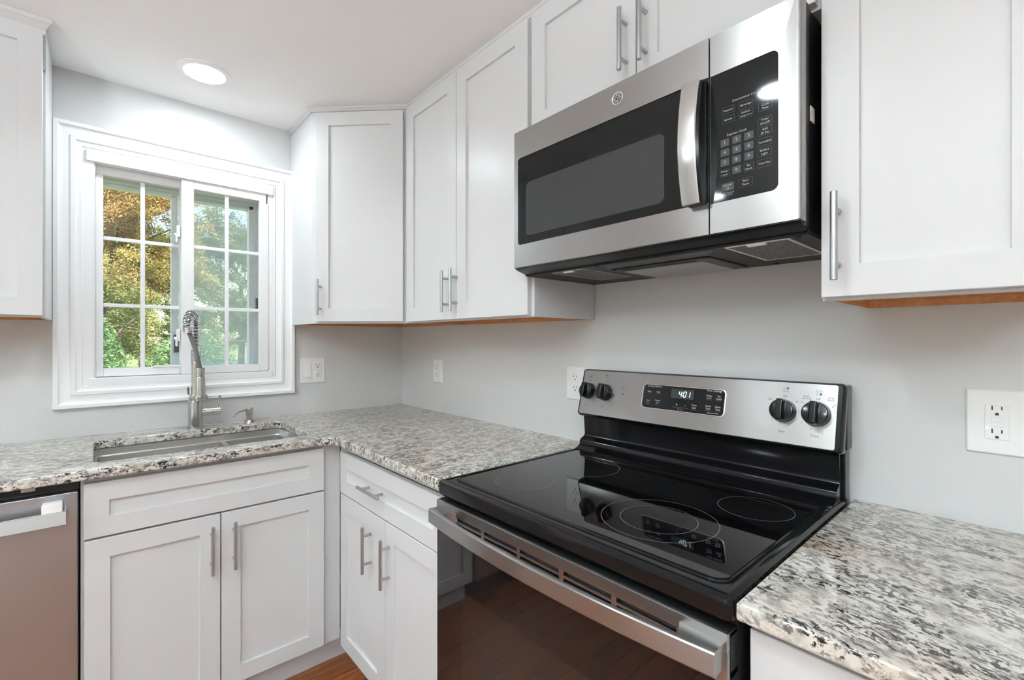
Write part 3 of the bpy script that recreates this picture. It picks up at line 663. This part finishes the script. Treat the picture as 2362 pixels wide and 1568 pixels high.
# black touch panel with clock
b = MB(); b.rrect(fb, 1.6235, -.0345, 1.8735, .0405, .013, [(0, .001), (0, .0026), (.001, .0031), (.0028, .0031), (.0034, .0024)], n=6); b.build('display_bezel', STEELH, t)
b = MB(); b.rrect(fb, 1.6268, -.0312, 1.8702, .0372, .0105, [(0, .001), (0, .0027)], n=6); tp = b.build('touch_panel', GLASSTOP, t)
q = MB(); dd = .0029
for s, u, v, z in (('Cooking Options', 1.6625, .0335, .0066), ('Oven Settings', 1.8415, .0340, .0072), ('Bake', 1.6470, .0175, .0062), ('Start', 1.6770, .0175, .0062), ('Broil', 1.6465, -.0100, .0060), ('Hi/Lo', 1.6465, -.0158, .0040), ('Cancel', 1.6772, -.0075, .0060), ('Off', 1.6772, -.0145, .0060),
                   ('+', 1.7380, -.0140, .0105), ('-', 1.7632, -.0140, .0120), ('Oven', 1.7895, -.0105, .0066), ('Light', 1.7895, -.0175, .0066), ('Timer', 1.8285, .0195, .0066), ('On/Off', 1.8285, .0130, .0044), ('Set', 1.8555, .0205, .0066), ('Clock', 1.8555, .0135, .0066), ('Cook', 1.8285, -.0085, .0066), ('Time', 1.8285, -.0155, .0066), ('Delay', 1.8550, -.0085, .0066), ('Time', 1.8550, -.0155, .0066), ('Automatic Oven', 1.8430, -.0262, .0046)):
    text(q, fb, u, v, s, z, dd)
q.build('panel_printing', PRINT, tp, smooth=0)
q = MB()
for u0, u1, v in ((1.640,1.655,.0115), (1.669,1.685,.0115), (1.639,1.654,-.0205), (1.669,1.685,-.0205), (1.727,1.773,-.0215), (1.781,1.798,-.0235), (1.820,1.836,.0085), (1.847,1.864,.0085), (1.820,1.837,-.0205), (1.847,1.863,-.0205)): q.fbox(fb, u0, v, dd, u1, v+.0005, dd+.0001)
for u, v in ((1.7500, -.0248), (1.7500, -.0280)): text(q, fb, u, v, 'Oven Temp', .0034, dd)
q.build('panel_rules', PRINTDIM, tp, smooth=0)
MB().fbox(fb, 1.7170, .0045, .0026, 1.7850, .0310, .0029).build('clock_window', DARK, tp, smooth=0)
q = MB(); sl_ = .12                         # seven-segment 4:01
SEG = {'a': (0,1,1,1), 'b': (1,.5,1,1), 'c': (1,0,1,.5), 'd': (0,0,1,0), 'e': (0,0,0,.5), 'f': (0,.5,0,1), 'g': (0,.5,1,.5)}
def digit(ch, u, v, wd, ht, th=.0016):
    for sname in {'4': 'fgbc', '0': 'abcdef', '1': 'bc'}[ch]:
        x0, y0, x1, y1 = SEG[sname]; g_ = .0007
        if x0 == x1: pts = [(x0*wd-th/2, y0*ht+g_), (x0*wd+th/2, y0*ht+g_), (x0*wd+th/2, y1*ht-g_), (x0*wd-th/2, y1*ht-g_)]
        else: pts = [(g_, y0*ht-th/2), (wd-g_, y0*ht-th/2), (wd-g_, y0*ht+th/2), (g_, y0*ht+th/2)]
        q.rings([[fb(u+a+c*sl_, v+c, d_) for a, c in pts] for d_ in (.0029, .0031)])
digit('4', 1.7410, .0095, .0072, .0150); digit('0', 1.7545, .0095, .0072, .0150); digit('1', 1.7660, .0095, .0072, .0150)
for v in (.0135, .0200): q.fbox(fb, 1.7515+v*.05, v, .0029, 1.7528+v*.05, v+.0014, .0031)
q.build('clock_digits', CLOCK, tp, smooth=0)
# panel lettering
q = MB()
def dots(u, v, hot):
    for k, (a, c) in enumerate(((-.0035,.0035), (.0035,.0035), (-.0035,-.0035), (.0035,-.0035))):
        if k == hot: q.lathe([(.0026, 0), (.0001, .0001)], fb(u+a, v+c, .0018), bn, 14)
        else:
            q.rings([[fb(u+a+r_*math.cos(2*PI*j/16), v+c+r_*math.sin(2*PI*j/16), .0019) for j in range(16)] for r_ in (.0020, .0025)], False, False)
dots(1.4205, .0515, 2); dots(1.4885, .0520, 0); dots(2.0135, .0520, 1); dots(2.0825, .0500, 3)
for s, u, v, z in (('Off', 1.4220, .0365, .0060), ('Off', 1.4890, .0375, .0060), ('Front', 1.4200, -.0475, .0060), ('Rear', 1.4855, -.0465, .0060), ('Burner', 1.5545, .0195, .0050), ('On', 1.5545, .0140, .0050),
                   ('Off', 2.0120, .0355, .0068), ('Rear', 2.0110, -.0495, .0072), ('Front', 2.0800, -.0505, .0072), ('Off', 2.0815, .0350, .0064), ('Small', 2.0570, .0400, .0052), ('Burner', 2.0570, .0348, .0052), ('Large', 2.1070, .0400, .0052), ('Burner', 2.1070, .0348, .0052), ('Melt', 1.9800, .0255, .0058), ('Hi', 2.0390, .0250, .0055), ('Hi', 2.0495, .0245, .0052), ('Hi', 2.1150, .0240, .0052), ('Lo', 2.0720, -.0350, .0052), ('Lo', 2.0870, -.0352, .0052), ('3', 2.0520, -.0230, .0052), ('7', 2.1165, .0080, .0050),
                   ('4', 1.9880, -.0230, .0052), ('5', 2.0060, -.0310, .0052), ('6', 2.0260, -.0310, .0052), ('8', 2.0440, .0020, .0050)):
    text(q, fb, u, v, s, z, .0019)
for u, v in ((2.0655, .0345), (2.1110, .020)): q.lathe([(.0013, 0), (.0001, .0001)], fb(u, v, .0018), bn, 10)
q.lathe([(.0028, 0), (.0001, .0001)], fb(1.5545, .0000, .0018), bn, 14)
q.build('panel_lettering', INK, P, smooth=0)
for u, r_ in ((1.4185, .0262), (1.4870, .0262), (2.0115, .0272), (2.0805, .0280)):
    k = MB(); o = fb(u, 0, .0016)
    k.lathe([(r_+.001, 0), (r_+.001, .004), (r_, .006), (r_*.97, .018), (r_*.93, .0205), (r_*.86, .0215), (.001, .0215)], o, bn, 40)
    b = k.build('knob', BLACK, t)
    k = MB(); k.rrect(fb, u-.0085, -r_*.95, u+.0085, r_*.95, .004, [(0, .020), (.0005, .034), (.0025, .037), (.004, .0375)], n=4); k.build('knob_grip', BLACK, b)
# oven door: vented steel top rail, bowed handle, dark glass
DX = -.655
b = MB(); b.box((DX+.004, RY1+.004, .165), (-.622, RY0-.004, .812), .002); b.box((DX+.022, RY1+.004, .80), (-.622, RY0-.004, .867), .002); b.box((DX+.004, RY1+.004, .80), (-.63, RY1+.012, .866)); b.box((DX+.004, RY0-.012, .80), (-.63, RY0-.004, .866)); b.box((DX+.004, RY1+.004, .860), (-.625, RY0-.004, .868), .001); door = b.build('oven_door', BLACKM, t)
b = MB(); b.box((DX-.001, RY1+.004, .170), (DX+.006, RY0-.004, .800), .001); b.build('door_glass', OVENGL, door)
b = MB(); b.rrect(fr, -RY0+.115, .26, -RY1-.115, .67, .012, [(0, -DX), (0, -DX+.0014)], n=4); b.build('oven_window', OVENIN, door)
b = MB(); zt, zb = .8675, .795; S0, S1 = .8425, .8215
vy = [(-1.4585, -1.5690), (-1.5790, -1.6900), (-1.6995, -1.8090), (-1.8210, -1.9300), (-1.9410, -2.0500)]
b.box((DX-.003, RY1+.004, S0), (DX+.008, RY0-.004, zt), .002); b.box((DX-.003, RY1+.004, zb), (DX+.008, RY0-.004, S1), .001)
edges = [RY0-.004]+[y for p in vy for y in p]+[RY1+.004]
for i in range(0, len(edges), 2): b.box((DX-.003, edges[i+1], S1-.001), (DX+.008, edges[i], S0+.001), .0008)
for y0, y1 in vy: b.box((DX-.003, y1-.001, .8298), (DX+.004, y0+.001, .8342), .0008)
b.build('vent_rail', STEEL, door)
for y0, y1 in vy: MB().box((DX+.010, y1-.002, .812), (DX+.012, y0+.002, .848)).build('vent_slot', DARK, door, smooth=0)
b = MB(); n = 40; hz0, hz1 = .8175, .8550; rows = []
for i in range(n+1):
    f = i/n; y = RY0-.019+(RY1+.008-RY0+.019)*f
    bow = -.690-.023*(1-(2*f-1)**2)
    rows.append([Vector((bow, y, hz0+.002)), Vector((bow-.0015, y, hz0+.004)), Vector((bow-.0018, y, (hz0+hz1)/2)), Vector((bow-.0015, y, hz1-.003)), Vector((bow, y, hz1-.0008)), Vector((bow+.002, y, hz1)), Vector((bow+.007, y, hz1)), Vector((bow+.007, y, hz0)), Vector((bow+.002, y, hz0))])
b.rings(rows)
for y0, y1, s in ((RY0-.019, RY0-.075, 1), (RY1+.008, RY1+.060, -1)):      # end returns
    b.rings([[Vector((-.684, y0-s*.001, z)), Vector((-.690-.002, y1, z)), Vector((DX, y1-s*.018, z)), Vector((DX, y0-s*.001, z))] for z in (hz0+.001, hz1-.001)])
b.build('door_handle', STEEL, door, smooth=30, label='bowed stainless bar handle with solid ends')
MB().box((DX+.002, RY1+.004, .07), (-.622, RY0-.004, .158), .004).build('storage_drawer', STEEL, t)
for ys in ([RY0-.045-.012*k for k in range(4)], [RY1+.115-.012*k for k in range(5)]):
    b = MB()
    for y in ys: b.box((-.6265, y-.004, .866), (-.6245, y+.004, .876))
    b.build('cooktop_vent', DARK, t, smooth=0)

# ------------------------------------------------------------------ microwave
MY0, MY1 = -1.3825, -2.1400; MX = -.385; MZ0, MZ1 = 1.4965, 1.9015
t = thing('microwave', 'stainless over-the-range microwave hung below the short wall cabinet', 'microwave', (-.2, -1.761, 1.465))
fr = FE(0, 0); MD = -MX
b = MB(); b.box((-.345, MY1+.004, 1.486), (-.004, MY0-.004, 1.899), .002)
b.box((-.362, MY1+.001, 1.489), (-.340, MY0-.001, 1.899), .002)
prof = [(-.383, MZ0), (-.374, 1.491), (-.338, 1.481), (-.338, 1.488), (-.345, 1.50), (-.383, 1.50)]
b.rings([[Vector((x, MY0-.003, z)) for x, z in prof], [Vector((x, MY1+.003, z)) for x, z in prof]])
b.build('casing', BLACKM, t)
DU0, DU1 = -MY0, 1.9735                      # door spans u DU0..DU1
b = MB(); hole = (1.4005, 1.5635, DU1, 1.8195)
b.rings([[fr(u, v, d_) for u, v in rr2(*(DU0+i, MZ0+i, DU1-i*.3, MZ1-i), .002, 0, 5)] for i, d_ in ((0, .362), (0, MD-.002), (.002, MD))]+[[fr(u, v, d_) for u, v in rr2(hole[0], hole[1], hole[2]-.0008, hole[3], [.0005, .010, .010, .0005], 0, 5)] for d_ in (MD, MD-.004)], True, False)
door = b.build('door', STEEL, t)
MB().rrect(fr, hole[0], hole[1], hole[2]-.0012, hole[3], [.0005, .010, .010, .0005], [(0, .364), (0, MD-.0022)], n=5).build('door_glass', MWGL, door)
MB().rrect(fr, 1.432, 1.587, 1.873, 1.742, .016, [(0, MD-.0025), (0, MD-.0019)], n=6).build('window_screen', MWMESH, door)
b = MB(); PU0, PU1 = DU1+.0022, -MY1
pan = (PU0+.0005, 1.5590, 2.1022, 1.8180)
out = [(0, .362), (0, MD-.012), (.0009, MD-.006), (.004, MD-.002), (.009, MD)]
rr_ = []
for i, d_ in out: rr_.append([fr(u, v, d_) for u, v in rr2(PU0, MZ0+min(i, .002), PU1-i, MZ1-min(i, .002), .002, 0, 5)])
for d_ in (MD, MD-.003): rr_.append([fr(u, v, d_) for u, v in rr2(*pan, [.012, .0005, .0005, .012], 0, 5)])
b.rings(rr_, True, False); cf = b.build('control_frame', STEEL, t)
MB().rrect(fr, *pan, [.012, .0005, .0005, .012], [(0, .364), (0, MD-.0012)], n=5).build('panel_face', MWGL, cf)
kd = MD-.0011
KU = (2.0050, 2.0278, 2.0504); KZ = (1.6752, 1.6557, 1.6362, 1.6158)
fk = F((-kd, 0, 0), (0,-1,0), ZU, (-1,0,0))
q = MB(); q2 = MB()
def key(u, z, wd, ht, m): return MB().rrect(fk, u-wd/2, z-ht/2, u+wd/2, z+ht/2, .0012, [(0, -.0003), (0, .0004), (.0004, .0007)], n=3).build('keypad_button', m, cf)
for i in range(9):
    key(KU[i % 3], KZ[i//3], .0165, .0150, KEYG); text(q, fk, KU[i % 3], KZ[i//3], str(i+1), .0088, .0009)
key(KU[1], KZ[3], .0165, .0150, KEYG); text(q, fk, KU[1], KZ[3], '0', .0088, .0009)
key(2.0106, 1.5862, .0245, .0165, KEYG); text(q, fk, 2.0106, 1.5897, 'Cancel', .0056, .0009); text(q, fk, 2.0106, 1.5830, 'Off', .0056, .0009)
def outline(u, z, wd, ht):
    q2.rings([[fk(a, c, .0002) for a, c in rr2(u-wd/2, z-ht/2, u+wd/2, z+ht/2, .0015, i, 3)] for i in (0, .0005)], False, False)
for lines, u, z, s, wd, ht in ((('Popcorn',), 2.0118, 1.7385, .0056, .024, .0135), (('Reheat',), 2.0118, 1.7200, .0056, .024, .0135), (('Beverage',), 2.0450, 1.7375, .0056, .026, .0135), (('Defrost', 'Weight/Time'), 2.0450, 1.7195, .0052, .026, .0155), (('Cook', 'Time'), 2.0795, 1.7210, .0056, .0245, .016), (('Timer', 'On/Off'), 2.0790, 1.6930, .0056, .0245, .0155), (('Add', '30 Sec'), 2.0790, 1.6748, .0058, .0245, .0155), (('Turntable',), 2.0785, 1.6545, .0056, .0245, .0145), (('Surface', 'Light'), 2.0783, 1.6357, .0056, .0245, .0155), (('Vent Fan',), 2.0780, 1.6148, .0056, .0245, .0150), (('Set', 'Clock'), 2.0500, 1.6150, .0056, .0175, .0150), (('Power', 'Level'), 2.0046, 1.6152, .0054, .0175, .0145), (('Start', 'Pause'), 2.0445, 1.5872, .0058, .026, .0160)):
    outline(u, z, wd, ht)
    for k, s_ in enumerate(lines): text(q, fk, u, z+(0 if len(lines) == 1 else (.0034 if k == 0 else -.0034)), s_, s if s_ != 'Weight/Time' else .0040, .0004)
text(q, fk, 2.0470, 1.7530, 'Convenience Cooking', .0062, .0004); text(q, fk, 2.0278, 1.6890, 'Express Cook', .0066, .0004)
text(q, fk, 2.0112, 1.5745, 'Lock Controls', .0040, .0004); text(q, fk, 2.0112, 1.5703, 'Hold 3 Sec', .0040, .0004)
q.build('panel_printing', mat('dim_printing', (.42,.42,.42), .5), cf, smooth=0); q2.build('button_outlines', mat('dim_outline', (.055,.055,.055), .4), cf, smooth=0)
q = MB()
text(q, fk, 2.0400, 1.7860, '88:88', .0150, .0002); q.build('unlit_display', mat('unlit_segments', (.0115,.0115,.0115), .06, spec=.22), cf, smooth=0)
# handle: bowed steel strap on a black grip
b = MB(); n = 30; rows = []; rowg = []
for i in range(n+1):
    f = i/n; z = 1.5600+.2490*f; bow = .0185*(1-(2*f-1)**2); x = MX-.030-bow
    rows.append([Vector((x+.012, -1.9295, z)), Vector((x+.002, -1.9295, z)), Vector((x, -1.9315, z)), Vector((x-.0012, -1.948, z)), Vector((x, -1.9655, z)), Vector((x+.002, -1.9675, z)), Vector((x+.012, -1.9675, z))])
    rowg.append([Vector((MX+.002, -1.9345, z)), Vector((x+.009, -1.9345, z)), Vector((x+.009, -1.9710, z)), Vector((MX+.002, -1.9710, z))])
b.rings(rows); hd = b.build('door_handle', STEELH, door, label='bowed stainless strap handle')
MB().rings(rowg).build('handle_grip', BLACK, hd)
# round emblem
b = MB(); eo = (1.7515, 1.8630); R_ = .0158
b.lathe([(R_, 0), (R_, .0012), (R_-.0008, .0016), (R_-.0018, .0010), (.001, .0010)], fr(*eo, MD-.0002), fr.N, 40)
o = b.build('round_emblem', STEELH, door)
q = MB(); fe = F(fr(*eo, MD+.0009), fr.U, fr.V, fr.N)
q.rings([[fe(r_*math.cos(2*PI*k/40), r_*math.sin(2*PI*k/40), d_) for k in range(40)] for r_, d_ in ((.0108, 0), (.0112, .0005), (.0117, .0005), (.0121, 0))], False, False)
for k in range(4):                           # four curls round the monogram
    a = PI/4+k*PI/2; q.tube([fe(.0098*math.cos(a+x), .0098*math.sin(a+x), .0002) if abs(x) < .5 else fe(.0078*math.cos(a+x), .0078*math.sin(a+x), .0002) for x in (-.62, -.45, -.15, .15, .45, .62)], .0007, 6)
def stroke(pts, w_=.0008): q.tube([fe(x*.001, y*.001, .0003) for x, y in pts], w_, 6)
stroke([(-.6,4.4), (-2.2,5.4), (-4.2,4.2), (-5,1.5), (-4.4,-.6), (-2.8,-.4), (-1.4,1.2), (-.8,3), (-1.4,1.0), (-2.0,-2.4), (-3.4,-4.6), (-5.0,-4.2), (-4.6,-2.6), (-2,-1.2), (.4,-.4)])
stroke([(4.6,3.6), (3.4,5.2), (1.6,4.6), (1.2,2.6), (2.6,1.2), (3.6,1.2), (1.6,.6), (.6,-1.8), (1.6,-4.2), (3.6,-4.6), (5.2,-2.8), (5.4,-1.2), (4.4,-.6)])
q.build('emblem_relief', DARKGREY, o)
# underside
ub = MB(); fz = F((0,0,1.485), (1,0,0), (0,-1,0), (0,0,-1))
ub.box((-.340, MY1+.002, 1.477), (-.004, MY0-.002, 1.487), .002)
bp_ = ub.build('bottom_panel', mat('black_underside', (.010,.010,.011), .4, spec=.18), t)
for y0, y1 in ((-1.492, -1.602), (-1.985, -2.100)):
    q = MB(); q.rrect(fz, -.333, -y0-.004, -.100, -y1+.004, .003, [(0, .006), (0, .0095), (.003, .0098), (.006, .0092)], n=3, cap1=False)
    f_ = q.build('filter_frame', ALU if y0 < -1.9 else NICKEL, t)
    MB().rrect(fz, -.330, -y0, -.104, -y1, .002, [(0, .006), (0, .0091)], n=3).build('grease_filter', MESHF, f_)
    MB().box((-.331, (y0+y1)/2-.018, 1.472), (-.318, (y0+y1)/2+.018, 1.4765), .002).build('filter_tab', ALU, f_)
q = MB(); prof = [(-.345, 1.4655), (-.335, 1.4650), (-.300, 1.4645), (-.29, 1.464)]
q.rrect(fz, -.262, 1.640, -.030, 1.915, .012, [(0, .006), (0, .0105), (.006, .0125), (.008, .0125)], n=4); lc = q.build('lamp_housing', BLACKM, t)
MB().rrect(fz, -.225, 1.660, -.046, 1.885, .006, [(0, .010), (0, .0135), (.002, .0142)], n=4).build('lamp_cover', LAMPCOV, lc)
b = MB(); b.rings([[fz(u, v, d_) for u, v in ((-.330, 1.675), (-.330, 1.960), (-.268, 1.915), (-.268, 1.640))] for d_ in (.006, .0086)]); b.build('vent_recess', BLACKM, t)
q = MB(); q.rrect(fz, -.252, 1.668, -.236, 1.876, .004, [(0, .0115), (0, .0132)], n=4); q.build('lamp_door_slot', DARK, lc)
for x, y in ((-.334, -1.650), (-.330, -2.118), (-.03, -1.45), (-.03, -1.98)): MB().lathe([(.005, 0), (.005, .003), (.001, .0034)], (x, y, 1.4775), (0,0,-1), 12).build('screw', DARK, t)
q = MB(); q.box((-.329, MY1+.0015, 1.690), (-.306, MY1+.0035, 1.718), .0005); q.build('crumpled_tag', FOAM, t)

# ------------------------------------------------------------------ outdoors
GZ = -.9
tag(MB().box((-160, .6, GZ-.2), (160, 300, GZ)).build('lawn', LAWN, smooth=0), 'green lawn outside beyond the window', 'lawn', kind='structure')
def leaves(pts, nrm_seed, size, rng):
    n = len(pts); a = rng.normal(size=(n, 3)); a[:, 2] *= .6; a /= np.linalg.norm(a, axis=1)[:, None]
    c = rng.normal(size=(n, 3)); c -= a*(a*c).sum(1)[:, None]; c /= np.linalg.norm(c, axis=1)[:, None]
    nn = np.cross(a, c); s = size*rng.uniform(.6, 1.25, (n, 1))
    q = np.stack([pts-a*s, pts+c*s*.42+nn*s*.12, pts+a*s, pts-c*s*.42+nn*s*.12], 1).reshape(-1, 3)
    return q
def mesh_quads(name, q, m, parent):
    off = np.array(OFF[parent.name]); me = bpy.data.meshes.new(name); nq = len(q)//4
    me.vertices.add(len(q)); me.vertices.foreach_set('co', (q-off).astype(np.float32).ravel())
    me.loops.add(len(q)); me.loops.foreach_set('vertex_index', np.arange(len(q), dtype=np.int32))
    me.polygons.add(nq); me.polygons.foreach_set('loop_start', np.arange(0, len(q), 4, dtype=np.int32)); me.update(calc_edges=True)
    me.materials.append(m); o = bpy.data.objects.new(name, me); C.objects.link(o); o.parent = parent; OFF[o.name] = Vector(off); return o
def tree(label, x, y, h, spread, trunk_r, m, seed, nleaf, lsize, low=.15, name='deciduous_tree'):
    rng = np.random.default_rng(seed); t = thing(name, label, 'tree', (x, y, GZ)); b = MB(); ends = []
    def grow(p, d, ln, r, lev):
        if math.hypot(p[0]-x, p[1]-y) > spread*.8: return
        n = 6; pts = [p]; rs = [r]; q = p.copy(); dv = d.copy()
        for i in range(n):
            dv = (dv+rng.normal(size=3)*.13+np.array([0, 0, .03])); dv /= np.linalg.norm(dv); q = q+dv*ln/n; pts.append(q.copy()); rs.append(r*(1-.6*(i+1)/n))
            if lev > 0: ends.append((q.copy(), ln*.30, lev))
            if lev < 3 and i >= 1:
                for _ in range(2 if lev else 2):
                    s = rng.normal(size=3); s[2] *= .45; s /= np.linalg.norm(s); dd_ = dv*.55+s*.85; dd_ /= np.linalg.norm(dd_)
                    grow(q.copy(), dd_, ln*rng.uniform(.42, .62), rs[-1]*.45, lev+1)
        b.tube(pts, [max(k, .006) for k in rs], 6 if lev > 1 else 9)
    grow(np.array([x, y, GZ]), np.array([.02, 0, 1.]), h*.78, trunk_r, 0)
    b.build('trunk_and_branches', BARK, t)
    E_ = [e for e in ends if e[0][2] > GZ+h*low and math.hypot(e[0][0]-x, e[0][1]-y) < spread-.35]
    c = np.array([e[0] for e in E_]); idx = rng.integers(0, len(c), nleaf); rad = np.array([max(.18, e[1]*.55) for e in E_])[idx]
    dvec = rng.normal(size=(nleaf, 3)); dvec /= np.linalg.norm(dvec, axis=1)[:, None]
    p = c[idx]+dvec*(rad*rng.uniform(0, 1, nleaf)**.5)[:, None]
    mesh_quads('foliage', leaves(p, 0, lsize, rng), m, t); return t
tree('tree with orange and yellow autumn leaves filling the left half of the window', -1.0, 13, 8.2, 2.5, .085, LEAF_A, 5, 220000, .031, .02)
tree('green tree with a few orange leaves seen through the right half of the window', 4.3, 21, 9.2, 3.5, .17, LEAF_B, 8, 75000, .048, .02)
tree('short yellow-green tree low behind the trunk of the autumn tree', -1.0, 18.3, 5.0, 1.7, .06, LEAF_A, 31, 45000, .045, .0)
tree('far yellowing tree behind the left autumn tree', -3.4, 29, 10, 3.7, .2, LEAF_A, 15, 45000, .08, .0)
tree('farthest green tree, standing between the other trees', 1.0, 37.5, 10, 3.9, .2, LEAF_B, 16, 45000, .09, .0)
tree('far green tree behind the green tree at the right of the window view', 5.2, 29, 9.5, 3.7, .2, LEAF_B, 12, 45000, .08, .0)
def shrub(label, x, y, rx, rz, n, seed, m=LEAF_C):
    rng = np.random.default_rng(seed); t = thing('shrub', label, 'shrub', (x, y, GZ), 'shrubs beyond the window')
    b = MB()
    for k in range(7): a = k*.9; b.tube([(x, y, GZ), (x+rx*.25*math.cos(a), y+rx*.25*math.sin(a), GZ+rz*.5), (x+rx*.55*math.cos(a), y+rx*.5*math.sin(a), GZ+rz*.9)], [.03, .02, .008], 6)
    b.build('stems', BARK, t)
    d_ = rng.normal(size=(n, 3)); d_ /= np.linalg.norm(d_, axis=1)[:, None]; r_ = rng.uniform(.45, 1, (n, 1))**.6
    p = np.array([x, y, GZ+rz*.55])+d_*r_*np.array([rx, rx, rz*.55]); mesh_quads('foliage', leaves(p, 0, .033, rng), m, t)
shrub('bushy green shrub low at the left of the window view', -1.75, 8.6, .85, 2.7, 20000, 21)
shrub('green shrub low at the centre of the window view', .15, 8.8, .85, 2.2, 18000, 22)
shrub('green shrub low at the right of the window view', 2.0, 9.0, .85, 2.6, 20000, 23, LEAF_B)
tag(MB().box((-11, -6, GZ), (X0-T-.02, 1.5, -.06), .01).build('bounce_patio', mat('pale_concrete', (.58,.57,.55), .8), smooth=0), 'unseen pale concrete slab added outside the sliding door to bounce sunlight', 'bounce_patio', kind='structure')  # unseen slab, added to bounce sunlight up to the ceiling
